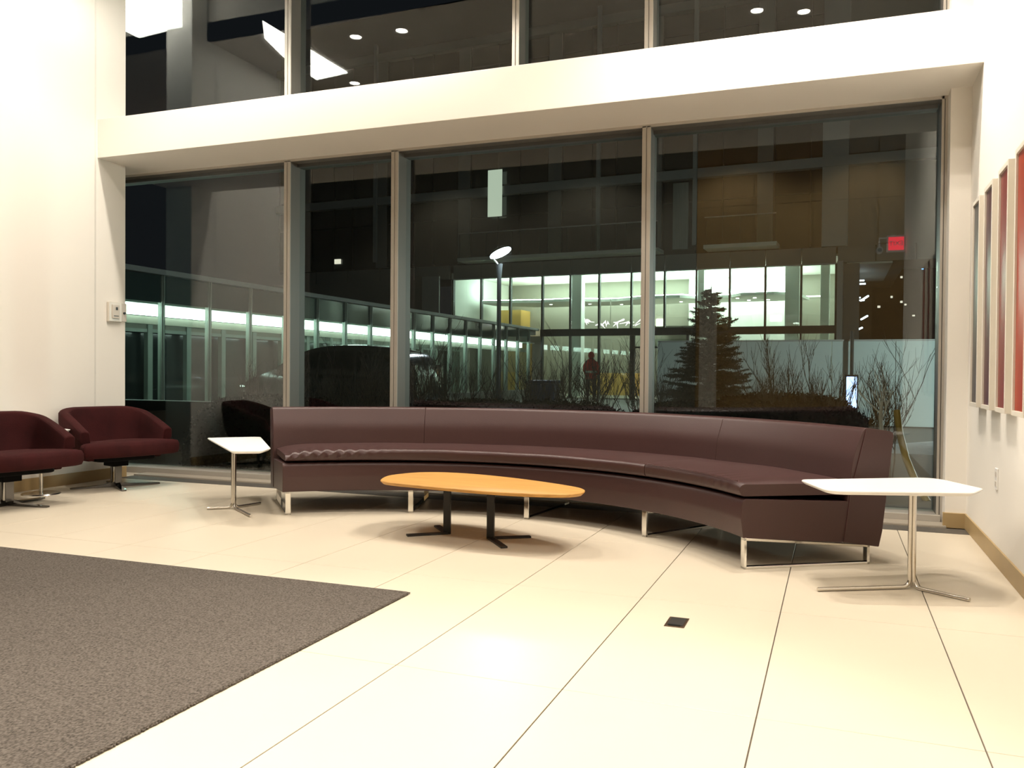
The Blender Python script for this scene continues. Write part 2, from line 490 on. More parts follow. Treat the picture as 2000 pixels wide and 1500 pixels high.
# ================================================================== ceiling lamps
def downlight():
    t = thing('downlight', 'x', 'ceiling light')
    bm = bmesh.new()
    n = 28
    rings = []
    for r, z in ((0.085, 0.0), (0.085, -0.006), (0.066, -0.006), (0.060, 0.045)):
        rings.append([bm.verts.new((r * math.cos(2 * PI * k / n), r * math.sin(2 * PI * k / n), z)) for k in range(n)])
    for a, b in zip(rings, rings[1:]):
        for k in range(n):
            bm.faces.new((a[k], a[(k + 1) % n], b[(k + 1) % n], b[k]))
    obj('trim_ring', bm, M['white_top'], t, smooth=40)
    obj('lens', cyl(bmesh.new(), 0, 0, -0.002, 0.004, 0.058), M['downlight'], t)
    return t


dl0 = downlight()
for i, (x, y, e, cone, lab) in enumerate(ROOM_LAMPS):
    t = dl0 if i == 0 else copy_tree(dl0)
    t.location = (x, y, CEIL)
    t['label'] = 'round ceiling ' + lab
    t['group'] = 'round ceiling downlights of the hall'
    l = bpy.data.lights.new('downlight_beam', 'SPOT')
    l.energy = e
    l.color = WARM
    l.spot_size = math.radians(cone)
    l.spot_blend = 0.55
    l.shadow_soft_size = 0.045
    lo = bpy.data.objects.new('downlight_beam', l)
    C.objects.link(lo)
    lo.parent = t
    lo.location = (0, 0, -0.02)
for x, y, e, cone in HALL_FILLS:
    l = bpy.data.lights.new('hall_fill', 'SPOT')
    l.energy = e; l.color = WARM; l.spot_size = math.radians(cone); l.spot_blend = 0.5; l.shadow_soft_size = 0.05
    lo = bpy.data.objects.new('hall_fill', l)
    C.objects.link(lo)
    lo.location = (x, y, 6.38)
# glowing panels added for lit ceiling areas, mirrored in the upper glass
pl = tag(obj('ceiling_glow_panel', prism(bmesh.new(), [(-5.47, 4.78), (-5.49, 6.35), (-5.74, 5.99), (-5.87, 5.5), (-5.93, 5.1), (-5.95, 4.70)], CEIL - 0.02, CEIL - 0.002), M['panel_glow']), 'curved glowing panel added for the lit soffit beside the stub wall', 'ceiling light')

pl = tag(obj('ceiling_glow_panel', prism(bmesh.new(), [(-7.2, 6.26), (-6.54, 6.33), (-6.43, 6.74), (-7.2, 6.74)], 4.68, 5.11), M['panel_glow']), 'square glowing box behind the stub wall, added for its reflection in the glass', 'ceiling light')
# exit sign and camera on the end of the right wall (mirrored in the glass)
ex = thing('exit_sign', 'red lit EXIT sign on the end of the picture wall, mirrored in the glass', 'sign', (0.0, 0.0, 0.0))
obj('housing', bx(0.615, XR + 0.0, 1.28, 1.33, 2.66, 2.88), M['white_top'], ex, bevel=0.004)
obj('face', bx(0.635, 0.82, 1.328, 1.334, 2.685, 2.855), M['exit'], ex)
cu = bpy.data.curves.new('lettering', 'FONT'); cu.body = 'EXIT'; cu.size = 0.085; cu.align_x = 'CENTER'; cu.align_y = 'CENTER'; cu.extrude = 0.002
lt0 = bpy.data.objects.new('lettering_curve', cu); C.objects.link(lt0)
bpy.context.view_layer.update()
lt = bpy.data.objects.new('lettering', bpy.data.meshes.new_from_object(lt0.evaluated_get(bpy.context.evaluated_depsgraph_get()))); C.objects.link(lt); lt.parent = ex
bpy.data.objects.remove(lt0)
lt.location = (0.7275, 1.337, 2.77); lt.rotation_euler = (PI / 2, 0, PI); lt.data.materials.clear(); lt.data.materials.append(M['white_top'])
sc_ = thing('security_camera', 'white bullet security camera mirrored next to the EXIT sign', 'camera', (0.53, 1.30, 2.70))
obj('body', tube(bmesh.new(), [(0, -0.10, 0), (0, 0.05, -0.01)], 0.045, 20), M['white_top'], sc_, smooth=40)
obj('lens', tube(bmesh.new(), [(0, 0.049, -0.01), (0, 0.056, -0.0105)], 0.026, 20), M['dark_plastic'], sc_, smooth=40)
obj('bracket', tube(bmesh.new(), [(0, -0.06, 0.04), (0, -0.06, 0.16), (0.31, -0.06, 0.16)], 0.012, 10), M['white_top'], sc_, smooth=40)

# ================================================================== rug
rg = tag(obj('rug', prism(bmesh.new(), round_poly([(-5.75, 3.50), (-1.838, 3.512), (-1.832, 0.2), (-5.75, 0.2)], 0.02, 3), 0.0, 0.012), M['rug'], bevel=0.004), 'large flecked grey-brown rectangular rug lying on the cream floor', 'rug')
bm = bmesh.new()
rr = random.Random(3)
for a, b in (((-5.75, 3.50), (-1.838, 3.512)), ((-1.838, 3.512), (-1.832, 0.9))):
    L_ = math.dist(a, b); n = int(L_ / 0.011)
    nx, ny = (b[1] - a[1]) / L_, -(b[0] - a[0]) / L_
    if a[1] > 3.4 and b[1] > 3.4: nx, ny = -(-ny) * 0, 1
    for k in range(n):
        t_ = (k + rr.random() * 0.5) / n
        x, y = a[0] + (b[0] - a[0]) * t_, a[1] + (b[1] - a[1]) * t_
        if b[1] < 1: nx, ny = 1, 0
        e = 0.003 + rr.random() * 0.004
        tx_, ty_ = -ny, nx
        w_ = 0.006
        z = 0.009
        v = [bm.verts.new(p) for p in ((x + tx_ * w_, y + ty_ * w_, 0.002), (x - tx_ * w_, y - ty_ * w_, 0.002), (x - tx_ * w_, y - ty_ * w_, z), (x + tx_ * w_, y + ty_ * w_, z), (x + nx * e, y + ny * e, 0.005))]
        for f in ((0, 1, 4), (1, 2, 4), (2, 3, 4), (3, 0, 4)):
            bm.faces.new([v[i] for i in f])
fr = obj('edge_loops', bm, M['rug'], rg)
fr['kind'] = 'stuff'

# ================================================================== curved sofa
SCX, SCY = -2.2496, 3.5044
A0, A1 = 32.1, 132.3
sofa = thing('curved_sofa', 'long curved maroon leather sofa on chrome frames in front of the window', 'sofa', (SCX, SCY, 0))


def sweep(prof, a0, a1, n, fn=None, name='x', closed=True):
    """prof: closed list of (r, z); swept round the sofa's centre"""
    bm = bmesh.new()
    rings = []
    for i in range(n + 1):
        a = a0 + (a1 - a0) * i / n
        ring = []
        for k, (r, z) in enumerate(prof):
            if fn: rr_, zz, aa = fn(r, z, a)
            else: rr_, zz, aa = r, z, a
            ring.append(bm.verts.new((rr_ * math.cos(math.radians(aa)), rr_ * math.sin(math.radians(aa)), zz)))
        rings.append(ring)
    m_ = len(prof)
    for A, B in zip(rings, rings[1:]):
        for k in range(m_):
            bm.faces.new((A[k], A[(k + 1) % m_], B[(k + 1) % m_], B[k]))
    bm.faces.new(rings[0]); bm.faces.new(rings[-1][::-1])
    return bm


base_p = round_poly([(2.130, 0.165), (2.116, 0.27), (2.124, 0.374), (2.745, 0.348), (2.715, 0.126)], [0.012, 0.12, 0.032, 0.004, 0.004], 5)
obj('seat_base', sweep(base_p, A0, A1, 72), M['leather'], sofa, smooth=35, bevel=0.014, seg=4)


def back_fn(r, z, a):
    # a soft outward puff of the upholstery between its edges
    t = max(0, min(1, (z - 0.1) / 0.64))
    return r, z, a


back_p = round_poly([(2.7165, 0.126), (2.746, 0.40), (2.774, 0.60), (2.836, 0.751), (3.02, 0.726), (2.955, 0.18), (2.935, 0.094)], [0.004, 0.05, 0.35, 0.038, 0.03, 0.02, 0.006], 6)
SEAM = (56.9, 107.7)
for a, b in ((A0, SEAM[0]), (SEAM[0], SEAM[1]), (SEAM[1], A1)):
    n_ = int((b - a) / 1.4)
    obj('backrest', sweep(back_p, a + (0.012 if a > A0 else 0), b - (0.012 if b < A1 else 0), n_), M['leather'], sofa, smooth=35, bevel=0.0025, seg=2)


def cushion_fn(e0, e1, seed):
    def f(r, z, a):
        d = min(a - e0, e1 - a) * 0.045          # metres from the end, roughly
        far = seed == 1 and (e1 - a) < (a - e0)
        puff = 1 - math.exp(-max(0, d) / (0.11 if far else 0.05))
        amp = 2.0 if far else 1.0
        zz = z
        if z > 0.42:
            zz = z - 0.018 * amp * (1 - puff)
            zz += 0.012 * math.sin((r - 2.11) / 0.64 * PI) * puff
            zz += 0.004 * noise.noise(Vector((a * 0.12, r * 3, seed)))
        rr_ = r
        if r < 2.25:
            rr_ = r + 0.010 * amp * (1 - puff)
            # wrinkles pulled along the front roll near the far end
            k = max(0.0, min(1.0, (a - 108) / 14)) if seed == 1 else max(0.0, 1 - abs(a - 38) / 7) * 0.35
            if k > 0:
                ph = a * 2.9 + (z - 0.40) * 62 + 1.2 * noise.noise(Vector((a * 0.3, z * 9, 5)))
                rr_ -= 0.017 * k * (0.5 + 0.5 * math.sin(ph)) ** 2 * math.sin(max(0, min(1, (z - 0.385) / 0.09)) * PI)
                if z > 0.44:
                    zz -= 0.011 * k * (0.5 + 0.5 * math.sin(ph)) ** 2
        return rr_, zz, a
    return f


cush_p = []
for r, z in round_poly([(2.108, 0.386), (2.098, 0.470), (2.768, 0.462), (2.752, 0.384)], [0.030, 0.040, 0.03, 0.02], 6):
    cush_p.append((r, z))
# add points along the top for the puff
full = []
for i, q in enumerate(cush_p):
    full.append(q)
    nx_ = cush_p[(i + 1) % len(cush_p)]
    if abs(nx_[0] - q[0]) > 0.3:
        for k in range(1, 10):
            full.append((q[0] + (nx_[0] - q[0]) * k / 10, q[1] + (nx_[1] - q[1]) * k / 10))
    elif math.dist(q, nx_) > 0.03:
        for k in range(1, 4):
            full.append((q[0] + (nx_[0] - q[0]) * k / 4, q[1] + (nx_[1] - q[1]) * k / 4))
c0 = (A0 + 0.25, 57.3, A1 - 0.5)
obj('seat_cushion', sweep(full, c0[0], c0[1] - 0.06, 70, cushion_fn(c0[0], c0[1] + 3, 2)), M['leather'], sofa, smooth=50, bevel=0.012, seg=3)
obj('seat_cushion', sweep(full, c0[1] + 0.06, c0[2], 220, cushion_fn(c0[1] - 3, c0[2], 1)), M['leather'], sofa, smooth=50, bevel=0.014, seg=3)


def arc_tube(r, z, a0, a1, n, rad=0.0035):
    return tube(bmesh.new(), [(r * math.cos(math.radians(a0 + (a1 - a0) * i / n)), r * math.sin(math.radians(a0 + (a1 - a0) * i / n)), z) for i in range(n + 1)], rad, 6)


obj('piping', arc_tube(2.1045, 0.4685, c0[0] + 0.3, c0[1], 60), M['leather_seam'], sofa, smooth=60)
# welted seams on the two ends of the back
for a in (A0 - 0.02, A1 + 0.02):
    pts = [(r * math.cos(math.radians(a)), r * math.sin(math.radians(a)), z) for r, z in ((2.722, 0.13), (2.757, 0.40), (2.846, 0.738))]
    obj('welt', tube(bmesh.new(), pts, 0.0035, 6), M['leather_seam'], sofa, smooth=60)


def leg_frame_bm():
    bm = bmesh.new()
    t, h = 0.016, 0.019      # bar thickness, half width
    box(bm, 2.136, 2.136 + t, -h, h, 0.0, 0.168)
    box(bm, 2.136, 2.884, -h, h, 0.0, t * 0.8)
    box(bm, 2.868, 2.884, -h, h, 0.0, 0.105)
    v = [bm.verts.new(p) for p in ((2.136, -h, 0.152), (2.884, -h, 0.092), (2.884, h, 0.092), (2.136, h, 0.152), (2.136, -h, 0.168), (2.884, -h, 0.105), (2.884, h, 0.105), (2.136, h, 0.168))]
    for f in ((3, 2, 1, 0), (4, 5, 6, 7), (0, 1, 5, 4), (1, 2, 6, 5), (2, 3, 7, 6), (3, 0, 4, 7)):
        bm.faces.new([v[i] for i in f])
    return bm


lf = obj('leg_frame', leg_frame_bm(), M['chrome'], sofa, bevel=0.0015, seg=1)
lf.rotation_euler = (0, 0, math.radians(32.6))
for a in (58.1, 84.0, 107.6, 131.2):
    c = part_copy(lf, sofa)
    c.rotation_euler = (0, 0, math.radians(a))

# ================================================================== coffee table
ct = thing('coffee_table', 'low oval coffee table with blond oak top and black steel legs', 'coffee table', (-2.15, 4.9, 0))
outline = [(-2.678, 4.719), (-2.733, 4.836), (-2.761, 4.974), (-2.731, 5.097), (-2.658, 5.219), (-2.516, 5.288), (-2.285, 5.287), (-1.975, 5.204), (-1.642, 5.052), (-1.459, 4.939), (-1.388, 4.86), (-1.364, 4.799), (-1.357, 4.709), (-1.424, 4.616), (-1.605, 4.56), (-1.787, 4.544), (-1.985, 4.556), (-2.199, 4.588), (-2.427, 4.63), (-2.588, 4.663)]


def spline(pts, n=6):
    out = []
    k = len(pts)
    for i in range(k):
        p0, p1, p2, p3 = (Vector(pts[(i + j - 1) % k]) for j in range(4))
        for s in range(n):
            t = s / n
            q = 0.5 * ((2 * p1) + (-p0 + p2) * t + (2 * p0 - 5 * p1 + 4 * p2 - p3) * t * t + (-p0 + 3 * p1 - 3 * p2 + p3) * t ** 3)
            out.append((q.x, q.y))
    return out


def slab(pts, zt, th, inset, parent, material, name='table_top'):
    """a top with an undercut edge: full outline at the upper rim, drawn in underneath"""
    cx = sum(p[0] for p in pts) / len(pts); cy = sum(p[1] for p in pts) / len(pts)
    bm = bmesh.new()
    L_ = [(0.003, zt), (0, zt - 0.003), (0, zt - th * 0.35), (inset, zt - th)]
    rings = []
    n = len(pts)
    for ins, z in L_:
        ring = []
        for i, (x, y) in enumerate(pts):
            a = Vector(pts[i - 1]); b = Vector(pts[(i + 1) % n])
            t = (b - a).normalized(); nn = Vector((t.y, -t.x))
            if nn.dot(Vector((cx - x, cy - y))) < 0: nn = -nn
            ring.append(bm.verts.new((x + nn.x * ins, y + nn.y * ins, z)))
        rings.append(ring)
    for A, B in zip(rings, rings[1:]):
        for k in range(n):
            bm.faces.new((A[k], A[(k + 1) % n], B[(k + 1) % n], B[k]))
    bm.faces.new(rings[0]); bm.faces.new(rings[-1][::-1])
    return obj(name, bm, material, parent, smooth=35)


def local(pts, o):
    return [(x - o.location.x, y - o.location.y) for x, y in pts]


slab(spline(local(outline, ct)), 0.345, 0.022, 0.016, ct, M['oak'])


def flat_bar(p, q, w, z0, z1):
    p, q = Vector(p), Vector(q)
    t = (q - p).normalized(); nn = Vector((-t.y, t.x)) * w / 2
    return prism(bmesh.new(), [tuple(p - nn), tuple(q - nn), tuple(q + nn), tuple(p + nn)], z0, z1)


ox, oy = 2.15, -4.9
obj('mounting_plate', bx(-2.45 + ox, -1.86 + ox, 4.86 + oy, 4.94 + oy, 0.315, 0.3235), M['black_metal'], ct)
for px, py, feet in ((-2.306, 4.915, ((-2.505, 4.745), (-2.474, 5.115))), (-1.988, 4.872, ((-1.775, 5.012), (-1.806, 4.640)))):
    obj('leg', bx(px - 0.024 + ox, px + 0.024 + ox, py - 0.008 + oy, py + 0.008 + oy, 0.0, 0.318), M['black_metal'], ct, bevel=0.001, seg=1)
    for f in feet:
        obj('foot', flat_bar((px + ox, py + oy), (f[0] + ox, f[1] + oy), 0.042, 0.0, 0.012), M['black_metal'], ct, bevel=0.001, seg=1)


# ================================================================== white side tables on bent tube legs
def tube_table(label, junction, tips, top_pts, rads, zt=0.49):
    t = thing('side_table', label, 'side table', (junction[0], junction[1], 0), 0, 'white side tables at the ends of the sofa')
    slab(round_poly(local(top_pts, t), rads, 7), zt, 0.020, 0.016, t, M['white_top'])
    r = 0.0095
    for (x, y) in tips:
        d = Vector((x - junction[0], y - junction[1], 0))
        L_ = d.length; d.normalize()
        o = d * (r * 1.12)
        path = [o + Vector((0, 0, zt - 0.021)), o + Vector((0, 0, 0.045))]
        for k in range(1, 7):
            a = k / 6 * PI / 2
            path.append(o + d * (0.034 * (1 - math.cos(a))) + Vector((0, 0, r + 0.001 + 0.034 * (1 - math.sin(a)))))
        path.append(d * L_ + Vector((0, 0, r + 0.001)))
        obj('leg', tube(bmesh.new(), path, r, 14), M['steel'], t, smooth=45)
    obj('hub', cyl(bmesh.new(), 0, 0, zt - 0.032, zt - 0.0195, 0.05), M['steel'], t)
    return t


tube_table('white side table with rounded tapering top between sofa and picture wall', (0.359, 4.534),
           [(-0.066, 4.302), (0.590, 4.372), (0.385, 4.86)],
           [(-0.165, 4.665), (0.500, 5.070), (0.680, 4.66), (0.612, 4.475), (-0.02, 4.262)], [0.05, 0.12, 0.05, 0.05, 0.10])
tube_table('white side table with slanting top between the armchairs and the far sofa end', (-4.196, 5.190),
           [(-4.335, 5.060), (-4.139, 5.430), (-3.835, 4.925)],
           [(-4.715, 5.505), (-4.422, 5.800), (-3.715, 4.985), (-3.63, 4.775), (-3.80, 4.675)], [0.03, 0.07, 0.04, 0.05, 0.06])
t = thing('round_side_table', 'small white round-topped side table between the two burgundy armchairs', 'side table', (-6.13, 5.17, 0))
obj('table_top', cyl(bmesh.new(), 0, 0, 0.505, 0.527, 0.20, 0.215, 40), M['white_top'], t, smooth=40)
obj('post', cyl(bmesh.new(), 0, 0, 0.008, 0.505, 0.016, n=20), M['steel'], t, smooth=40)
obj('base', cyl(bmesh.new(), 0, 0, 0.0, 0.009, 0.148, 0.142, 40), M['steel'], t, smooth=40)


# ================================================================== burgundy armchairs
def chair():
    t = thing('armchair', 'x', 'armchair')
    # shell: U shaped in plan, front of the chair looks along +x
    bm = bmesh.new()
    NU = 44

    def plan(u, hw, back, front):
        # u in -1..1, from one arm front round the back to the other
        s = abs(u)
        sg = 1 if u >= 0 else -1
        k = 0.46
        if s > k:
            tt = (s - k) / (1 - k)
            x = back * 0.42 + (front - back * 0.42) * tt
            y = hw * (1 - 0.03 * (1 - tt) ** 2)
            return Vector((x, sg * y))
        a = s / k * PI / 2
        return Vector((back * 0.42 + (back * 0.58) * math.cos(a) ** 0.92, sg * hw * math.sin(a) ** 0.92 * 0.97))

    def top(u):
        s = abs(u)
        return 0.695 - 0.185 * (max(0, s - 0.20) / 0.80) ** 1.25

    th = 0.085
    rings = []
    for i in range(NU + 1):
        u = -1 + 2 * i / NU
        zt = top(u)
        po = plan(u, 0.415, -0.395, 0.20)
        pi = plan(u, 0.415 - th, -0.395 + th, 0.20)
        lo = plan(u, 0.330, -0.300, 0.16)
        li = plan(u, 0.27, -0.22, 0.16)
        ring = [
            (lo.x, lo.y, 0.255), (lo.x * 0.3 + po.x * 0.7, lo.y * 0.3 + po.y * 0.7, 0.40),
            (po.x, po.y, zt - 0.09), (po.x, po.y, zt - 0.018), (po.x * 0.90 + pi.x * 0.10, po.y * 0.90 + pi.y * 0.10, zt - 0.002),
            (po.x * 0.5 + pi.x * 0.5, po.y * 0.5 + pi.y * 0.5, zt + 0.003), (po.x * 0.1 + pi.x * 0.9, po.y * 0.1 + pi.y * 0.9, zt - 0.008),
            (pi.x, pi.y, zt - 0.030), (pi.x * 0.85 + li.x * 0.15, pi.y * 0.85 + li.y * 0.15, zt - 0.12),
            (li.x * 0.5 + pi.x * 0.5, li.y * 0.5 + pi.y * 0.5, 0.36), (li.x, li.y, 0.255)]
        rings.append([bm.verts.new(p) for p in ring])
    m_ = len(rings[0])
    for A, B in zip(rings, rings[1:]):
        for k in range(m_):
            bm.faces.new((A[k], A[(k + 1) % m_], B[(k + 1) % m_], B[k]))
    bm.faces.new(rings[0]); bm.faces.new(rings[-1][::-1])
    obj('shell', bm, M['velvet'], t, smooth=42, bevel=0.008, seg=2)
    # seat cushion: a T shape, wider in front of the arms, with a bowed front
    pts = []
    for k in range(13):
        y = -0.43 + 0.86 * k / 12
        pts.append((0.385 - 0.085 * (y / 0.43) ** 2, y))
    pts += [(0.215, 0.43), (0.205, 0.325), (-0.16, 0.31), (-0.27, 0.18), (-0.29, 0), (-0.27, -0.18), (-0.16, -0.31), (0.205, -0.325), (0.215, -0.43)]
    pts = round_poly(pts, 0.02, 2)
    bm = bmesh.new()
    rings = []
    for sc, dz in ((0.90, -0.055), (0.975, -0.047), (1.0, -0.020), (1.0, 0.022), (0.975, 0.044), (0.90, 0.053), (0.6, 0.060), (0.25, 0.062)):
        ring = []
        for x, y in pts:
            zc = 0.338 + 0.016 * (x / 0.4)
            ring.append(bm.verts.new((x * sc, y * sc, zc + dz * 1.18)))
        rings.append(ring)
    n = len(pts)
    for A, B in zip(rings, rings[1:]):
        for k in range(n):
            bm.faces.new((A[k], A[(k + 1) % n], B[(k + 1) % n], B[k]))
    bm.faces.new(rings[0]); bm.faces.new(rings[-1][::-1])
    obj('seat_cushion', bm, M['velvet'], t, smooth=60)
    obj('underside', prism(bmesh.new(), round_poly([(0.24, -0.27), (0.24, 0.27), (-0.15, 0.24), (-0.24, 0.0), (-0.15, -0.24)], 0.1, 5), 0.245, 0.30), M['under'], t, bevel=0.01)
    obj('mechanism', bx(-0.085, 0.085, -0.07, 0.07, 0.185, 0.24), M['under'], t, bevel=0.006)
    obj('column', cyl(bmesh.new(), 0, 0, 0.02, 0.19, 0.030, 0.024, 24), M['chrome'], t, smooth=40)
    obj('collar', box(bx(-0.045, -0.028, -0.03, 0.03, 0.03, 0.19), 0.028, 0.045, -0.03, 0.03, 0.03, 0.19), M['chrome_darkened'], t, bevel=0.003)
    base = bpy.data.objects.new('swivel_base', None); C.objects.link(base); base.parent = t
    for k in range(4):
        a = k * PI / 2
        d = Vector((math.cos(a), math.sin(a))); nn = Vector((-d.y, d.x))
        bm = bmesh.new()
        v = []
        for r, w_, z in ((0.02, 0.026, 0.042), (0.12, 0.022, 0.020), (0.335, 0.024, 0.012), (0.365, 0.016, 0.011)):
            for sg in (-1, 1):
                p = d * r + nn * w_ * sg
                v.append((bm.verts.new((p.x, p.y, 0.0 if r > 0.05 else 0.004)), bm.verts.new((p.x, p.y, z))))
        for j in range(3):
            a0, b0, a1, b1 = v[2 * j], v[2 * j + 1], v[2 * j + 2], v[2 * j + 3]
            bm.faces.new((a0[1], b0[1], b1[1], a1[1])); bm.faces.new((a0[0], a1[0], b1[0], b0[0]))
            bm.faces.new((a0[0], a0[1], a1[1], a1[0])); bm.faces.new((b0[0], b1[0], b1[1], b0[1]))
        bm.faces.new((v[0][0], v[1][0], v[1][1], v[0][1])); bm.faces.new((v[-1][0], v[-2][0], v[-2][1], v[-1][1]))
        obj('foot', bm, M['chrome_darkened'], base, smooth=30)
    return t, base


ch1, b1 = chair()
ch1.location = (-5.93, 5.76, 0)
ch1.rotation_euler = (0, 0, math.radians(-16))
b1.rotation_euler = (0, 0, math.radians(-34 + 16))
ch1['label'] = 'burgundy velvet tub armchair in the corner next to the window glass'
ch1['group'] = 'burgundy swivel armchairs'
ch2 = copy_tree(ch1)
ch2.location = (-5.84, 4.63, 0)
ch2.rotation_euler = (0, 0, math.radians(-12))
for c in ch2.children:
    if c.name.startswith('swivel_base'):
        c.rotation_euler = (0, 0, math.radians(8 + 12))
ch2['label'] = 'burgundy velvet tub armchair cut off by the picture edge, farther from the glass'

# ================================================================== pictures on the wall
arts = [(5.98, 5.70, (0.075, 0.058, 0.050, 1), 'narrow wall panel with a charcoal-brown face, closest to the window'),
        (5.53, 5.25, (0.095, 0.028, 0.028, 1), 'narrow wall panel with a dark plum-brown face beside the charcoal one'),
        (5.08, 4.80, (0.22, 0.040, 0.030, 1), 'narrow wall panel with a brick-red face between plum and orange-red'),
        (4.63, 4.35, (0.36, 0.045, 0.018, 1), 'narrow wall panel with a bright orange-red face, farthest from the window')]
for ya, yb, col, lab in arts:
    t = thing('wall_panel', lab, 'picture', (XR, (ya + yb) / 2, 1.48), 0, 'row of four framed panels on the picture wall')
    hw = (ya - yb) / 2; zz = 0.63; d = 0.055; lip = 0.024
    am = mat('panel_face', col, 0.32, var=0.08, scale=3)
    bm = bmesh.new()
    box(bm, -d, 0, -hw, -hw + lip, -zz, zz)
    box(bm, -d, 0, hw - lip, hw, -zz, zz)
    box(bm, -d, 0, -hw + lip, hw - lip, -zz, -zz + lip)
    box(bm, -d, 0, -hw + lip, hw - lip, zz - lip, zz)
    obj('frame', bm, M['cream'], t, bevel=0.001, seg=1)
    obj('coloured_face', bx(-d + 0.010, -0.004, -hw + lip, hw - lip, -zz + lip, zz - lip), am, t)
# outlet on the right wall, floor box, thermostat box
t = thing('wall_outlet', 'white wall outlet plate low on the picture wall', 'outlet', (XR, 5.32, 0.47))
obj('plate', bx(-0.007, 0, -0.036, 0.036, -0.058, 0.058), M['white_top'], t, bevel=0.002)
for s in (-1, 1):
    obj('socket', bx(-0.009, -0.006, -0.016, 0.016, s * 0.026 - 0.014, s * 0.026 + 0.014), M['plate'], t, bevel=0.001)
t = thing('floor_box', 'small dark bronze floor outlet box set in the cream tiles', 'floor outlet', (-0.603, 3.535, 0))
obj('frame', bx(-0.041, 0.041, -0.070, 0.070, 0, 0.003), mat('bronze_frame', (0.16, 0.11, 0.07, 1), 0.35, 0.8, var=0.1), t, bevel=0.001)
obj('lid', bx(-0.031, 0.033, -0.052, 0.052, 0.003, 0.006), M['dark_plastic'], t, bevel=0.002)
obj('hinge', bx(-0.024, 0.024, -0.060, -0.053, 0.003, 0.009), M['steel_dark'], t)
t = thing('thermostat', 'almond thermostat box with clear guard on the jamb beside the glass', 'thermostat', (XL - 0.010, 6.19, 1.578))
obj('guard', bx(0, 0.030, -0.085, 0.075, -0.095, 0.095), mat('clear_guard_plastic', (0.66, 0.61, 0.53, 1), 0.25, var=0.02), t, bevel=0.008)
obj('control', bx(0.030, 0.040, -0.050, 0.035, -0.062, 0.068), M['plate'], t, bevel=0.004)
obj('display', bx(0.040, 0.042, -0.012, 0.012, 0.018, 0.045), M['dark_plastic'], t)
obj('slot', bx(0.040, 0.042, -0.035, 0.022, -0.042, -0.034), M['alu_dark'], t)
t = thing('key_switch', 'small square almond key switch on the jamb next to the thermostat', 'switch', (XL - 0.010, 6.298, 1.578))
obj('plate', bx(0, 0.018, -0.032, 0.032, -0.085, 0.090), M['plate'], t, bevel=0.003)
obj('key_lock', tube(bmesh.new(), [(0.018, 0.0, -0.005), (0.030, 0.0, -0.005)], 0.011, 14), M['steel_dark'], t, smooth=40)

# ================================================================== OUTDOORS: ground
gnd = S(obj('ground', bx(-60, 60, 6.96, 140, -0.3, -0.03), M['asphalt']))
S(obj('planting_bed', bx(-11.4, 9, 6.97, 12.6, -0.03, 0.015), M['soil'], bevel=0.01))
bm = bmesh.new()
n_, m2 = 60, 8
vs = []
for i in range(n_ + 1):
    row = []
    for j in range(m2 + 1):
        x, y = -11.4 + 20 * i / n_, 12.1 + 1.0 * j / m2
        e = math.sin(PI * j / m2)
        row.append(bm.verts.new((x, y, -0.02 + e * (0.16 + 0.10 * noise.noise(Vector((x * 0.8, y, 2)))))))
    vs.append(row)
for i in range(n_):
    for j in range(m2):
        bm.faces.new((vs[i][j], vs[i + 1][j], vs[i + 1][j + 1], vs[i][j + 1]))
sn = tag(obj('snow_bank', bm, M['snow'], smooth=60), 'low ploughed bank of dirty snow along the drive outside', 'snow', kind='stuff')
# outside lighting of the yard itself
# ================================================================== glazed walkway
CX = -11.76
wk = thing('glazed_walkway', 'long low glass walkway with a cold white light strip running into the courtyard', 'walkway', (CX, 0, 0))
Ys, Ye, PB = 9.99, 33.95, 1.27
nb = int((Ye - Ys) / PB)
obj('plinth', bx(-0.25, 0.02, Ys, Ye, -0.03, 0.34), M['concrete'], wk)
obj('coping', bx(-3.4, 0.06, Ys, Ye, 2.80, 2.90), M['concrete_l'], wk, bevel=0.01)
obj('roof', bx(-3.4, -0.1, Ys, Ye, 2.62, 2.80), M['concrete'], wk)
obj('inner_ceiling', bx(-3.3, -0.16, Ys, Ye, 2.26, 2.30), M['greenwhite'], wk)
obj('floor_slab', bx(-3.3, -0.1, Ys, Ye, 0.0, 0.12), M['asphalt'], wk)
obj('rear_header', bx(-3.3, -3.2, Ys, Ye, 1.98, 2.3), M['olive'], wk)
obj('front_header', bx(-0.55, -0.45, Ys, Ye, 1.90, 2.045), M['olive'], wk)
for k in range(nb + 1):
    y = Ys + k * PB
    o = obj('mullion', box(bx(-0.10, 0.0, y - 0.028, y + 0.028, 0.34, 2.80), 0.0, 0.035, y - 0.010, y + 0.010, 0.34, 2.80), M['greenwhite'], wk) if k == 0 else None
    if k == 0: mu0 = o
    else:
        c = part_copy(mu0, wk); c.location = (0, k * PB, 0)
    if k == 0: rp0 = obj('rear_post', bx(-3.28, -3.16, y + 0.35, y + 0.50, 0.12, 2.26), M['greenwhite'], wk)
    else:
        c = part_copy(rp0, wk); c.location = (0, k * PB, 0)
    if k < nb:
        if k == 0:
            sp0 = obj('spandrel_panel', bx(-0.05, -0.03, y + 0.03, y + PB - 0.03, 2.29, 2.79), M['spandrel'], wk)
            st0 = obj('light_strip', bx(-0.46, -0.30, y + 0.03, y + PB - 0.03, 2.06, 2.255), M['strip'], wk)
            pn0 = obj('pane', bx(-0.045, -0.035, y + 0.03, y + PB - 0.03, 0.34, 2.29), M['exglass'], wk)
            rr0 = obj('rear_rail', bx(-3.26, -3.18, y + 0.5, y + PB + 0.35, 1.90, 1.98), M['greenwhite'], wk)
            sp0, st0, pn0, rr0
        else:
            for s_ in (sp0, st0, pn0, rr0):
                c = part_copy(s_, wk); c.location = (0, k * PB, 0)
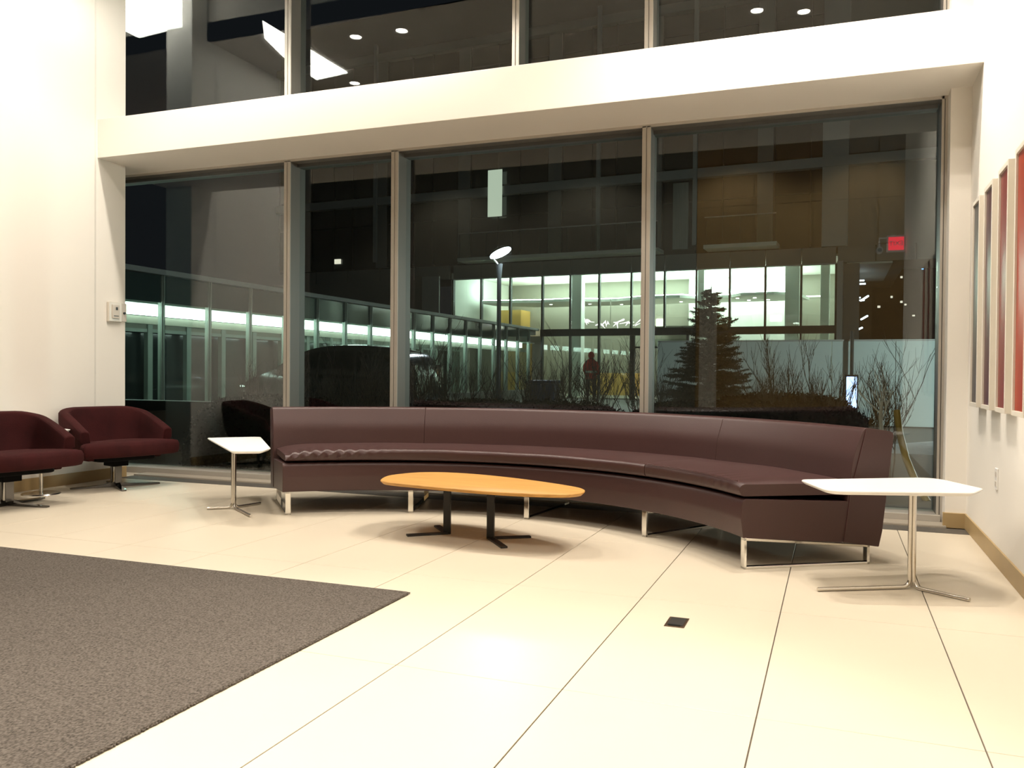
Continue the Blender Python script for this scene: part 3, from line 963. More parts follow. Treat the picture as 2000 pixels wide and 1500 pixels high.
obj('rear_wall', bx(-3.5, -3.4, Ys, Ye, 0.0, 2.8), M['darkglass'], wk)
obj('end_wall', bx(-3.4, 0, Ys - 0.1, Ys, 0.0, 2.85), M['concrete'], wk)

# ================================================================== lobby building
LB = thing('lobby_building', 'dark apartment block with a brightly lit two-storey glazed lobby', 'building', (-11.61, 33.99, 0), math.radians(-3.183))
MS = [-4.22, -2.84, -1.45, 0.03, 1.29, 2.54, 3.90, 5.26, 6.52, 7.80, 9.12, 10.41, 11.62]
HW = 0.035
for s in MS:
    lo_, hi_ = (2.83, 5.13)
    obj('mullion', bx(s - HW, s + HW, -0.08, 0.10, lo_, hi_), M['steel_dark'], LB)
    if s > -0.1 and abs(s - 5.26) > 0.1:
        obj('mullion', bx(s - HW, s + HW, -0.08, 0.10, 0, 2.57), M['steel_dark'], LB)
for a, b in zip(MS, MS[1:]):
    obj('pane', bx(a + HW, b - HW, 0.0, 0.012, 2.86, 5.10), M['exglass'], LB)
    if a > -0.1 and not 3.8 < a < 6.4:
        obj('pane', bx(a + HW, b - HW, 0.0, 0.012, 0.02, 2.57), M['exglass'], LB)
    obj('cladding_panel', bx(a + 0.012, b - 0.012, -0.06, 0.1, 5.15, 5.735), M['concrete'], LB)
obj('transom_beam', bx(-0.03, 11.70, -0.10, 0.14, 2.57, 2.86), M['steel_dark'], LB)
obj('head_rail', bx(-4.28, 11.70, -0.09, 0.12, 5.10, 5.145), M['concrete_l'], LB)
obj('end_column', bx(11.66, 11.86, -0.16, 0.4, 0, 5.2), M['concrete_l'], LB)
obj('side_wing', bx(-5.10, -4.26, -1.25, -1.20, 0, 5.15), M['concrete_l'], LB).rotation_euler = (0, 0, 0)
obj('wing_wall', box(bx(-14.0, -5.0, -0.3, 0.2, 0, 5.15), 11.86, 12.4, 0.3, 0.6, 0, 5.15), M['concrete'], LB)
for a in (-13.4, -11.6, -9.8, -8.0, -6.2, 11.66, 12.96, 14.26):
    obj('cladding_panel', bx(a + 0.012, a + (1.77 if a < 0 else 1.27), -0.06, 0.1, 5.15, 5.735), M['concrete'], LB)
# vestibule door
for x0, x1, z0, z1 in ((3.95, 4.05, 0, 2.57), (6.15, 6.25, 0, 2.57), (4.05, 6.15, 2.05, 2.12), (5.05, 5.12, 0, 2.05)):
    obj('door_frame', bx(x0, x1, -0.06, 0.08, z0, z1), M['steel_dark'], LB)
obj('door_pane', bx(4.05, 6.15, 0.0, 0.012, 2.12, 2.57), M['exglass'], LB)
obj('vestibule_box', bx(4.1, 6.2, 1.9, 2.0, 0, 2.5), M['exglass'], LB)
# lobby interior
obj('lobby_floor', bx(-4.3, 11.7, 0.1, 8.2, -0.03, 0.02), M['olive'], LB)
obj('lobby_ceiling', bx(-4.3, 11.7, 0.12, 8.2, 5.42, 5.5), M['lobbywall'], LB)
obj('lobby_rear_wall', bx(-4.3, 11.7, 6.0, 6.2, 0, 5.42), M['olive'], LB)
obj('lobby_side_wall', bx(-4.38, -4.26, 0.1, 8.2, 0, 5.42), M['lobbywall'], LB)
obj('lobby_side_wall', bx(11.66, 11.74, 0.3, 8.2, 0, 5.42), M['lobbywall'], LB)
obj('white_wall', bx(5.0, 9.65, 5.6, 5.7, 0, 5.42), M['lobbywall'], LB)
obj('honey_panel', bx(-4.2, -3.05, 4.8, 5.98, 0, 4.1), M['yellow'], LB)
for s, d, hw_ in ((0.85, 1.8, 0.27), (6.3, 1.8, 0.14), (9.9, 1.8, 0.27), (11.1, 2.0, 0.16)):
    obj('lobby_column', bx(s - hw_, s + hw_, d, d + 0.5, 0, 5.42), M['lobbywall'], LB, bevel=0.02)
obj('low_partition', bx(-4.2, -0.1, 0.4, 0.5, 0, 2.6), M['olive'], LB)
obj('honey_panel', bx(-1.7, -0.6, 0.36, 0.41, 0, 2.3), M['yellow'], LB)
cloud = [(-3.9, 2.0), (-1.2, 2.5), (0.6, 2.2), (1.6, 2.9), (2.4, 2.9), (3.8, 2.1), (5.4, 2.0), (6.0, 2.8), (7.3, 2.7), (7.9, 1.9), (9.2, 1.8), (10.0, 2.4), (10.3, 4.9), (-2.0, 5.2), (-3.9, 3.6)]
obj('hung_ceiling', prism(bmesh.new(), cloud, 4.22, 4.34), M['lobbywall'], LB)
inner = [(x, y + 0.28) for x, y in cloud[:12]]
for (x0, y0), (x1, y1) in zip(inner, inner[1:]):
    p, q = Vector((x0, y0)), Vector((x1, y1))
    obj('cove_strip', flat_bar(p, q, 0.16, 4.345, 4.39), M['cove'], LB)
obj('rear_cove', bx(-3.5, 11.0, 5.30, 5.42, 4.40, 4.44), M['warmcove'], LB)
for k in range(10):
    obj('air_slot', bx(-3.5 + k * 1.45, -2.7 + k * 1.45, 1.05, 1.13, 5.405, 5.42), M['slot'], LB)
for s, d in ((-1.0, 3.6), (0.8, 3.9), (2.1, 4.6), (5.0, 4.0), (7.6, 3.0), (8.3, 3.0), (7.9, 4.1), (8.7, 4.1)):
    obj('spot_lens', cyl(bmesh.new(), s, d, 4.205, 4.222, 0.06, n=14), M['downlight'], LB)
for s, d in ((4.4, 3.6), (5.2, 3.2), (6.0, 4.0), (4.9, 5.0), (7.0, 5.0)):
    obj('entry_light', bx(s, s + 0.35, d, d + 0.12, 2.94, 2.96), M['strip'], LB)
obj('entry_soffit', bx(3.8, 7.0, 2.1, 5.9, 2.96, 3.05), M['olive'], LB)
obj('reception_desk', bx(0.6, 3.4, 4.6, 5.3, 0, 1.05), M['yellow'], LB, bevel=0.02)
obj('picture_light', bx(3.4, 3.7, 5.93, 5.99, 3.25, 3.6), M['warmcove'], LB)
for nm, ex_, ey, ez, sx, sy, pw, c_ in (('lobby_light', 4.0, 3.4, 4.2, 12.0, 3.0, 260, (0.95, 1.0, 0.90)), ('lobby_light', 4.0, 4.0, 5.38, 13.0, 3.0, 700, (0.90, 1.0, 0.94))):
    l = bpy.data.lights.new(nm, 'AREA'); l.shape = 'RECTANGLE'; l.size = sx; l.size_y = sy; l.energy = pw; l.color = c_
    lo = bpy.data.objects.new(nm, l); C.objects.link(lo); lo.parent = LB; lo.location = (ex_, ey, ez - 0.02)
# upper storeys
UP0 = 5.76
obj('upper_wall', bx(-14.0, 11.66, 0.25, 8.2, UP0, 17.5), M['darkglass'], LB)
obj('upper_wall', bx(11.66, 15.6, 0.25, 8.2, UP0, 17.5), M['concrete'], LB)
obj('corner_post', bx(11.1, 12.0, -0.05, 0.3, UP0, 17.5), M['concrete_l'], LB)
rr = random.Random(11)
for f in range(3):
    z0 = UP0 + f * 3.28
    obj('slab_edge', bx(-14.0, 15.6, -0.10, 0.3, z0 + 2.92, z0 + 3.28), M['concrete_l'] if f == 0 else M['concrete'], LB)
    s = -13.9
    k = 0
    while s < 15.2:
        w_ = (1.30, 0.62, 1.30, 1.05)[k % 4]
        if k % 4 == 1:
            obj('cladding_panel', bx(s + 0.02, s + w_ - 0.02, 0.02, 0.26, z0 + 0.05, z0 + 2.90), M['concrete'], LB)
        elif s < 11.0:
            wf = obj('window_bay', bx(s + 0.03, s + w_ - 0.03, 0.10, 0.27, z0 + 0.12, z0 + 2.86), M['darkglass'], LB)
            bm = bmesh.new()
            box(bm, s, s + 0.035, 0.03, 0.26, z0 + 0.05, z0 + 2.90)
            box(bm, s + 0.035, s + w_, 0.06, 0.26, z0 + 2.02, z0 + 2.06)
            obj('window_frame', bm, M['steel_dark'], wf)
        s += w_
        k += 1
for s in (-8.35, 2.4, 6.35):
    obj('down_pipe', bx(s, s + 0.16, -0.16, -0.02, UP0 + 0.3, 16.0), M['concrete_l'], LB)
# balconies: pale lit soffits, glass guards
for a, b in ((-3.55, 5.20), (6.95, 9.62)):
    obj('balcony_slab', bx(a, b, -0.95, 0.0, UP0 + 0.02, UP0 + 0.16), M['paleledge'], LB)
    gd = obj('balcony_guard', bx(a + 0.05, b - 0.05, -0.92, -0.905, UP0 + 0.16, UP0 + 1.18), M['exglass'], LB)
    n_ = int((b - a) / 1.1)
    for k in range(n_ + 1):
        x = a + 0.08 + (b - a - 0.16) * k / n_
        obj('guard_post', bx(x - 0.015, x + 0.015, -0.90, -0.87, UP0 + 0.16, UP0 + 1.2), M['steel_dark'], gd)
    obj('hand_rail', bx(a + 0.03, b - 0.03, -0.93, -0.88, UP0 + 1.18, UP0 + 1.22), M['concrete_l'], gd)
obj('reflection_strip', bx(-2.50, -1.84, -0.16, -0.11, 7.75, 9.75), M['strip_glow'], LB)  # glowing strip set before the slab edge, imitating a bright reflection
obj('lit_window', bx(-10.6, -10.28, 0.0, 0.08, 6.10, 6.32), M['litwin'], LB)
obj('bay_screen', bx(5.55, 6.15, -0.02, 0.08, 5.95, 8.55), mat('pale_curtain', (0.30, 0.32, 0.29, 1), 0.8, var=0.25, scale=3, stretch=(14, 1, 0.3)), LB)
l = bpy.data.lights.new('balcony_glow', 'AREA'); l.shape = 'RECTANGLE'; l.size = 9.0; l.size_y = 0.6; l.energy = 14; l.color = (0.9, 1.0, 0.92)
# chandelier of blown glass in the lobby
chd = thing('glass_chandelier', 'glowing pinkish blown-glass chandelier inside the lit lobby', 'chandelier', (-9.3, 36.6, 3.15))
rr = random.Random(5)
for k in range(16):
    x = -1.35 + 2.7 * k / 15 + rr.uniform(-0.1, 0.1)
    z = rr.uniform(-0.05, 0.22)
    pts = [(x, 0, z), (x + rr.uniform(-0.2, 0.2), rr.uniform(-0.1, 0.1), z + rr.uniform(0.05, 0.18)), (x + rr.uniform(-0.3, 0.3), 0, z + rr.uniform(-0.12, 0.10))]
    obj('glass_blade', tube(bmesh.new(), pts, 0.05, 8, radii=[0.015, 0.06, 0.012]), M['pinkglow'], chd, smooth=60)
obj('hanging_rod', bx(-0.01, 0.01, -0.01, 0.01, 0.1, 1.2), M['steel'], chd)

# open porch to the right of the lobby with cold tube lights; far towers
INV = (Matrix.Translation((-11.61, 33.99, 0)) @ Matrix.Rotation(math.radians(-3.183), 4, 'Z')).inverted()
for nm, bm_, mt in (('porch_roof', bx(0.35, 2.4, 33.6, 44, 5.2, 5.72), M['concrete']), ('porch_soffit', bx(0.36, 1.9, 33.7, 40, 5.12, 5.19), M['paleledge']), ('porch_rear', bx(0.35, 1.6, 44, 44.4, 0, 5.2), M['paint_dark'])):
    o = obj(nm, bm_, mt, LB); o.matrix_parent_inverse = INV
for k, (x, y, z, ln, rz) in enumerate(((0.75, 36, 4.75, 0.55, 0), (0.80, 36, 4.62, 0.55, 0), (0.6, 38, 4.25, 0.7, 0), (0.8, 38, 4.14, 0.6, 0), (1.1, 38, 4.22, 0.7, 1.1), (1.1, 38, 3.42, 0.5, 1.0), (0.9, 38, 2.95, 0.4, 0.8))):
    o = obj('tube_light', bx(-ln / 2, ln / 2, -0.03, 0.03, -0.03, 0.03), M['tube'], LB)
    o.matrix_parent_inverse = INV
    o.location = (x, y, z); o.rotation_euler = (0, -0.35 if rz else 0, rz)
tw = thing('distant_tower', 'dark distant tower with a scatter of small lit windows', 'building', (5.2, 62, 0))
obj('tower_wall', bx(-3.2, 3.0, 0, 8, 0, 22), M['hv'], tw)
for x, z, c_ in ((4.893, 10.646, 'litwin'), (4.151, 10.5, 'litwin'), (3.4, 10.4, 'litwin'), (3.9, 10.7, 'litwin'), (3.583, 8.08, 'litwin'), (4.04, 7.574, 'litwin'), (3.293, 7.104, 'litwin'),
                 (2.746, 7.187, 'litwin'), (2.705, 5.63, 'litwin'), (4.061, 5.93, 'litwin'), (4.3, 5.76, 'litwin'), (4.818, 5.03, 'litwin'), (3.455, 6.27, 'litwin'), (5.3, 8.1, 'bluewin'), (5.0, 8.3, 'litwin'), (5.2, 10.0, 'litwin'), (2.9, 9.4, 'litwin')):
    obj('window', bx(x - 5.2 - 0.05 - 0.06 * ((x * 7) % 1), x - 5.2 + 0.07, -0.05, 0.05, z - 0.06, z + 0.03 + 0.06 * ((z * 3) % 1)), M[c_], tw)

# pale hoarding across the drive
hd = thing('hoarding', 'long pale blue-grey hoarding wall behind the bare shrubs', 'wall', (-3.73, 19, 0))
for k in range(5):
    obj('board', bx(k * 1.22 + 0.004, (k + 1) * 1.22 - 0.004, -0.04, 0.04, 0.0, 1.745), M['hoarding'], hd, bevel=0.004, seg=1)
obj('cap_rail', bx(0, 6.1, -0.06, 0.06, 1.74, 1.775), M['concrete_l'], hd)
hp = obj('hoarding_post', tube(bmesh.new(), [(4.05, -0.15, 0), (4.05, -0.15, 1.95)], 0.035, 10), M['steel_dark'], hd)
# yard lighting: the hoarding is lit by the added lamp further down
# street lamp
sl = thing('street_lamp', 'tall thin street lamp with a bright tilted disc head', 'street lamp', (-7.98, 20, 0))
obj('pole', tube(bmesh.new(), [(0, 0, -0.03), (0, 0, 2.6), (0, 0, 3.45), (0, 0, 3.78)], 0.05, 14, radii=[0.075, 0.055, 0.055, 0.085]), M['steel_dark'], sl, smooth=50)
obj('arm', tube(bmesh.new(), [(0, 0, 3.72), (-0.17, -0.03, 3.94)], 0.02, 8), M['steel'], sl)
hdm = obj('head', cyl(bmesh.new(), 0, 0, 0.0, 0.06, 0.30, 0.26, 36), M['steel_dark'], sl, smooth=40)
hdm.location = (0.03, 0, 4.06)
hdm.rotation_euler = Vector((0, 0, 0)).to_tuple()
ax = Vector((-0.44, 0.04, 0.88))        # the disc's upward normal
hdm.rotation_euler = ax.to_track_quat('Z', 'Y').to_euler()
fc = obj('lamp_face', cyl(bmesh.new(), 0, 0, -0.010, 0.0, 0.285, n=36), M['lampface'], hdm)
l = bpy.data.lights.new('street_light', 'SPOT'); l.energy = 1300; l.color = (0.85, 0.93, 1.0); l.spot_size = math.radians(150); l.spot_blend = 0.4; l.shadow_soft_size = 0.25
lo = bpy.data.objects.new('street_light', l); C.objects.link(lo); lo.parent = sl
lo.location = (0.03 - ax.x * 0.06, -ax.y * 0.06, 4.06 - ax.z * 0.06); lo.rotation_euler = ax.to_track_quat('Z', 'Y').to_euler()
# a lamp added out of sight, near the yard's right end, brightens the hoarding
sl2 = thing('yard_fill_lamp', 'plain bollard lamp added out of sight to brighten the pale hoarding', 'lamp', (4.6, 15.0, 0))
obj('post', tube(bmesh.new(), [(0, 0, 0), (0, 0, 2.4)], 0.05, 12), M['steel_dark'], sl2)
obj('head', bx(-0.15, 0.15, -0.15, 0.15, 2.4, 2.5), M['steel_dark'], sl2)
l = bpy.data.lights.new('yard_fill_light', 'POINT'); l.energy = 1500; l.color = (0.85, 1.0, 0.95); l.shadow_soft_size = 0.15
lo = bpy.data.objects.new('yard_fill_light', l); C.objects.link(lo); lo.parent = sl2; lo.location = (0, 0, 2.3)

# ================================================================== parked car (side view, nose towards the left)
car = thing('parked_car', 'dark silver people carrier parked on the drive beyond the shrubs', 'car', (-8.98, 14.35, 0), math.radians(5))
car.scale = (0.83, 0.85, 0.935)
sil = [(-2.25, 0.30), (-2.30, 0.55), (-2.20, 0.78), (-1.95, 0.93), (-1.45, 1.10), (-0.95, 1.36), (-0.45, 1.55), (0.2, 1.625), (1.0, 1.61), (1.65, 1.53), (1.95, 1.38), (2.12, 1.02), (2.18, 0.60), (2.12, 0.30)]
sil_s = []
for i in range(len(sil) - 1):
    p0 = Vector(sil[max(0, i - 1)]); p1 = Vector(sil[i]); p2 = Vector(sil[i + 1]); p3 = Vector(sil[min(len(sil) - 1, i + 2)])
    for s in range(4):
        t_ = s / 4
        q = 0.5 * ((2 * p1) + (-p0 + p2) * t_ + (2 * p0 - 5 * p1 + 4 * p2 - p3) * t_ * t_ + (-p0 + 3 * p1 - 3 * p2 + p3) * t_ ** 3)
        sil_s.append((q.x, q.y))
sil_s.append(sil[-1])


def half_w(x, z):
    w_ = 0.90 - 0.10 * abs(x / 2.2) ** 3
    if z > 0.95: w_ -= (z - 0.95) * 0.33
    if z < 0.4: w_ -= (0.4 - z) * 0.2
    return w_


bm = bmesh.new()
rings = []
nz = 8
for (x, zt) in sil_s:
    ring = []
    zl = 0.28
    for k in range(nz + 1):
        z = zl + (zt - zl) * k / nz
        ring.append((x, -half_w(x, z), z))
    ring.append((x, -half_w(x, zt) * 0.55, zt + 0.02)); ring.append((x, half_w(x, zt) * 0.55, zt + 0.02))
    for k in range(nz, -1, -1):
        z = zl + (zt - zl) * k / nz
        ring.append((x, half_w(x, z), z))
    rings.append([bm.verts.new(p) for p in ring])
m_ = len(rings[0])
for A, B in zip(rings, rings[1:]):
    for k in range(m_):
        bm.faces.new((A[k], A[(k + 1) % m_], B[(k + 1) % m_], B[k]))
bm.faces.new(rings[0]); bm.faces.new(rings[-1][::-1])
body = obj('body', bm, M['carpaint'], car, smooth=50)
for pts in ([(-1.30, 1.02), (-0.85, 1.34), (-0.35, 1.48), (-0.25, 1.50), (-0.25, 0.98)], [(-0.19, 0.98), (-0.19, 1.50), (0.60, 1.53), (0.70, 0.99)], [(0.78, 0.99), (0.68, 1.53), (1.50, 1.47), (1.86, 1.26), (1.90, 1.02)]):
    for sg in (-1, 1):
        bm = bmesh.new()
        a = [bm.verts.new((x, sg * (half_w(x, z) - 0.02), z)) for x, z in pts]
        b = [bm.verts.new((x, sg * (half_w(x, z) + 0.008), z)) for x, z in pts]
        bm.faces.new(a[::-1]); bm.faces.new(b)
        for k in range(len(pts)):
            bm.faces.new((a[k], a[(k + 1) % len(pts)], b[(k + 1) % len(pts)], b[k]))
        obj('side_window', bm, M['carglass'], car)
for x in (-1.45, 1.40):
    for sg in (-1, 1):
        wh = obj('wheel', tube(bmesh.new(), [(x, sg * 0.66, 0.32), (x, sg * 0.90, 0.32)], 0.325, 28), M['rubber'], car, smooth=40)
        obj('rim', tube(bmesh.new(), [(x, sg * 0.895, 0.32), (x, sg * 0.915, 0.32)], 0.20, 20), M['steel'], wh, smooth=40)
obj('windscreen', prism(bmesh.new(), [(-1.42, -0.62), (-0.50, -0.52), (-0.50, 0.52), (-1.42, 0.62)], 0, 0.012), M['carglass'], car)
car.children[-1].location = (0, 0, 1.13); car.children[-1].rotation_euler = (0, 0, 0)
ws = car.children[-1]
ws.rotation_euler = (0, -math.radians(27.5), 0); ws.location = (0.02, 0, 0.485)
for sg in (-1, 1):
    obj('head_lamp', bx(-2.27, -2.05, sg * 0.70 - 0.13, sg * 0.70 + 0.13, 0.66, 0.80), M['chrome'], car, bevel=0.03)
    obj('wing_mirror', bx(-1.16, -1.02, sg * 0.98 - 0.10, sg * 0.98 + 0.10, 1.0, 1.13), M['carpaint'], car, bevel=0.03)
    obj('tail_lamp', bx(2.05, 2.16, sg * 0.76 - 0.07, sg * 0.76 + 0.07, 0.85, 1.25), M['chrome'], car, bevel=0.02)

# ================================================================== person in the red coat, seen from behind
pr = thing('person', 'person seen from behind in a red hooded coat with pale reflective band', 'person', (-8.05, 29.0, 0), math.radians(10))


def skin_mesh(name, verts, edges, radii, material, parent, root=0, sub=2):
    me = bpy.data.meshes.new(name)
    me.from_pydata([Vector(v) for v in verts], edges, [])
    o = bpy.data.objects.new(name, me); C.objects.link(o); o.parent = parent
    me.materials.append(material)
    s_ = o.modifiers.new('skin', 'SKIN')
    for i, r in enumerate(radii):
        me.skin_vertices[0].data[i].radius = (r, r) if not isinstance(r, tuple) else r
        me.skin_vertices[0].data[i].use_root = (i == root)
    sb = o.modifiers.new('sub', 'SUBSURF'); sb.levels = sub; sb.render_levels = sub
    s_.use_smooth_shade = True
    return o


bv = [(0, 0, 0.95), (0, 0, 1.12), (0, 0, 1.32), (0, 0, 1.46), (0, 0, 1.54), (0, -0.01, 1.64), (0, 0.0, 1.74),
      (0.11, 0, 0.88), (0.12, 0.02, 0.50), (0.12, 0.0, 0.09), (0.13, 0.13, 0.05),
      (-0.11, 0, 0.88), (-0.12, 0.02, 0.50), (-0.12, 0.0, 0.09), (-0.13, 0.13, 0.05),
      (0.15, 0, 1.42), (0.215, 0.03, 1.18), (0.185, 0.21, 1.02), (-0.15, 0, 1.42), (-0.215, 0.03, 1.18), (-0.185, 0.21, 1.02)]
be = [(0, 1), (1, 2), (2, 3), (3, 4), (4, 5), (5, 6), (0, 7), (7, 8), (8, 9), (9, 10), (0, 11), (11, 12), (12, 13), (13, 14), (3, 15), (15, 16), (16, 17), (3, 18), (18, 19), (19, 20)]
brd = [0.13, 0.12, 0.13, 0.10, 0.06, 0.095, 0.085, 0.10, 0.07, 0.05, 0.045, 0.10, 0.07, 0.05, 0.045, 0.075, 0.055, 0.04, 0.075, 0.055, 0.04]
skin_mesh('body', bv, be, brd, M['trousers'], pr)
# coat as a shell of rings over the body
bm = bmesh.new()
rings = []
for z, rx, ry in ((0.82, 0.19, 0.16), (0.95, 0.19, 0.165), (1.10, 0.195, 0.165), (1.28, 0.205, 0.165), (1.40, 0.20, 0.155), (1.48, 0.15, 0.13), (1.54, 0.09, 0.10)):
    rings.append([bm.verts.new((rx * math.cos(a), ry * math.sin(a), z)) for a in [2 * PI * k / 28 for k in range(28)]])
for A, B in zip(rings, rings[1:]):
    for k in range(28):
        bm.faces.new((A[k], A[(k + 1) % 28], B[(k + 1) % 28], B[k]))
bm.faces.new(rings[-1]); bm.faces.new(rings[0][::-1])
coat = obj('coat', bm, M['red_coat'], pr, smooth=60)
for sg in (-1, 1):
    obj('sleeve', tube(bmesh.new(), [(sg * 0.155, 0, 1.43), (sg * 0.215, 0.01, 1.28), (sg * 0.235, 0.03, 1.14), (sg * 0.21, 0.15, 1.04), (sg * 0.19, 0.22, 1.02)], 0.07, 16, radii=[0.065, 0.072, 0.066, 0.06, 0.05]), M['red_coat'], coat, smooth=60)
bm = bmesh.new()
rings = [[bm.verts.new((rx * math.cos(a), ry * math.sin(a), z)) for a in [2 * PI * k / 28 for k in range(28)]] for z, rx, ry in ((1.04, 0.200, 0.172), (1.12, 0.203, 0.172))]
for k in range(28):
    bm.faces.new((rings[0][k], rings[0][(k + 1) % 28], rings[1][(k + 1) % 28], rings[1][k]))
obj('reflective_band', bm, M['reflect'], coat, smooth=60)
bm = bmesh.new()
bmesh.ops.create_icosphere(bm, subdivisions=3, radius=0.135, matrix=Matrix.Translation((0, -0.01, 1.665)) @ Matrix.Diagonal((0.82, 0.9, 0.98, 1)))
obj('hood', bm, M['red_coat'], pr, smooth=60)

# ================================================================== planting
def branch(bm, p, d, ln, r, depth, rr, spread, up_, nseg=3):
    path = [p.copy()]
    dd = d.copy()
    radii = [r]
    for s in range(nseg):
        dd = (dd + Vector((rr.uniform(-1, 1), rr.uniform(-1, 1), rr.uniform(-0.4, 0.8))) * 0.16 + Vector((0, 0, up_))).normalized()
        path.append(path[-1] + dd * ln / nseg)
        radii.append(r * (1 - 0.45 * (s + 1) / nseg))
    tube(bm, path, r, 3, radii=radii, cap=False)
    if depth > 0:
        for k in range(rr.choice((2, 3, 3))):
            t = rr.uniform(0.35, 1.0)
            i = min(nseg - 1, int(t * nseg))
            q = path[i] + (path[i + 1] - path[i]) * (t * nseg - i if i + 1 <= nseg else 1)
            nd = (dd + Vector((rr.uniform(-1, 1), rr.uniform(-1, 1), rr.uniform(-0.2, 0.9))) * spread).normalized()
            branch(bm, q, nd, ln * rr.uniform(0.55, 0.85), r * 0.62, depth - 1, rr, spread, up_)


def shrub(x, y, h, wdt, seed, label, group, stems=9, depth=4, spread=0.62, r=0.011):
    rr = random.Random(seed)
    bm = bmesh.new()
    for k in range(stems):
        a = rr.uniform(0, 2 * PI)
        d = Vector((math.cos(a) * wdt, math.sin(a) * wdt, 1)).normalized()
        branch(bm, Vector((math.cos(a) * 0.06, math.sin(a) * 0.06, 0)), d, h * 0.42 * rr.uniform(0.8, 1.15), r, depth, rr, spread, 0.10)
    # keep to the height asked for
    zs = sorted(v.co.z for v in bm.verts)
    top_ = zs[int(len(zs) * 0.985)]
    for v in bm.verts: v.co *= h / top_
    t = thing('bare_shrub', label, 'shrub', (x, y, 0.01), 0, group)
    o = obj('branches', bm, M['twig'], t)
    return t


SHR = [(-7.7, 9.9, 1.08, 'bare shrub nearest the clipped rounded hedge, before the walkway'), (-6.9, 10.3, 1.14, 'bare shrub in front of the nose of the parked car'),
       (-6.15, 10.0, 1.26, 'bare shrub in front of the side door of the parked car'), (-5.45, 9.8, 1.32, 'bare shrub at the tail of the parked car'),
       (-4.75, 10.1, 1.46, 'bare shrub just beside the street lamp pole'), (-4.10, 9.7, 1.36, 'bare shrub between the street lamp pole and the navy bin'),
       (-3.50, 10.0, 1.40, 'bare shrub in front of the navy bin'), (-2.90, 9.8, 1.38, 'bare shrub in front of the person in the red coat'),
       (-2.40, 10.2, 1.44, 'bare shrub next to the thick window post, before the lobby door')]
for i, (x, y, h, lab) in enumerate(SHR):
    shrub(x, y, h, 0.75, 40 + i, lab, 'leafless shrubs before the walkway', stems=8, depth=4, spread=0.75, r=0.013)
shrub(-0.36, 9.1, 1.36, 0.75, 61, 'broad bare shrub with fine fanned twigs between the spruce and the lit blue panel', None, stems=15, depth=4, spread=0.5, r=0.014)
shrub(-0.95, 9.4, 0.95, 0.6, 62, 'small bare shrub tucked against the spruce, before the hoarding', None, stems=8, depth=4)
shrub(0.52, 9.2, 1.34, 0.5, 63, 'thin open bare shrub beside the window frame, behind the white birch', None, stems=5, depth=4, spread=0.7)
shrub(0.14, 8.9, 1.0, 0.6, 64, 'dark tangled bare shrub around the lit blue panel', None, stems=9, depth=4)
shrub(-2.25, 11.2, 1.15, 0.5, 65, 'bare shrub half hidden behind the left flank of the spruce', None, stems=6, depth=4)

# spruce
sp = thing('spruce_tree', 'dark green conical spruce tree outside the big pane', 'tree', (-1.62, 12.0, 0))
obj('trunk', tube(bmesh.new(), [(0, 0, 0), (0, 0, 1.2), (0, 0, 2.25)], 0.05, 10, radii=[0.07, 0.04, 0.006]), M['twig'], sp)
rr = random.Random(21)
bm = bmesh.new()


def needle_spray(bm, p, d, ln, rr):
    """one needled twig: a thin six-sided spindle with barbs"""
    d = d.normalized()
    u = d.cross(Vector((0, 0, 1)))
    if u.length < 0.01: u = Vector((1, 0, 0))
    u.normalize(); v = d.cross(u)
    n = max(3, int(ln / 0.028))
    for k in range(n):
        t = k / n
        q = p + d * ln * t
        for s in range(5):
            a = rr.uniform(0, 2 * PI)
            nd = (d * 0.75 + (u * math.cos(a) + v * math.sin(a)) * 0.75).normalized() * 0.040 * (1 - 0.4 * t)
            sd = (u * math.sin(a) - v * math.cos(a)) * 0.0050
            a_ = bm.verts.new(q + sd); b_ = bm.verts.new(q - sd); c_ = bm.verts.new(q + nd)
            bm.faces.new((a_, b_, c_))
    e = u * 0.006; f = v * 0.006
    vs_ = [bm.verts.new(p + e), bm.verts.new(p - e), bm.verts.new(p + f), bm.verts.new(p + d * ln)]
    bm.faces.new((vs_[0], vs_[1], vs_[3])); bm.faces.new((vs_[1], vs_[2], vs_[3]))


z = 0.25
while z < 2.18:
    R_ = 0.78 * (1 - (z / 2.28)) ** 0.82 + 0.03
    nbr = 14 if z < 1.5 else 9
    for k in range(nbr):
        a = rr.uniform(0, 2 * PI)
        L_ = R_ * rr.uniform(0.62, 1.22)
        droop = 0.05 if z < 1.4 else 0.25
        d = Vector((math.cos(a), math.sin(a), droop + rr.uniform(-0.22, 0.22)))
        p0 = Vector((0, 0, z + rr.uniform(-0.04, 0.04)))
        needle_spray(bm, p0, d, L_, rr)
        nt_ = int(L_ / 0.055) + 1
        for j in range(nt_):
            t = 0.25 + 0.75 * j / nt_
            q = p0 + d.normalized() * L_ * t
            for sg in (-1, 1):
                b_ = a + sg * rr.uniform(0.5, 0.95)
                needle_spray(bm, q, Vector((math.cos(b_), math.sin(b_), rr.uniform(-0.15, 0.25))), L_ * (1.05 - t) * 0.55 + 0.04, rr)
    z += 0.075 if z < 1.6 else 0.06
needle_spray(bm, Vector((0, 0, 2.05)), Vector((0, 0, 1)), 0.24, rr)
nd_ = obj('needles', bm, M['needle'], sp)
nd_['kind'] = 'stuff'


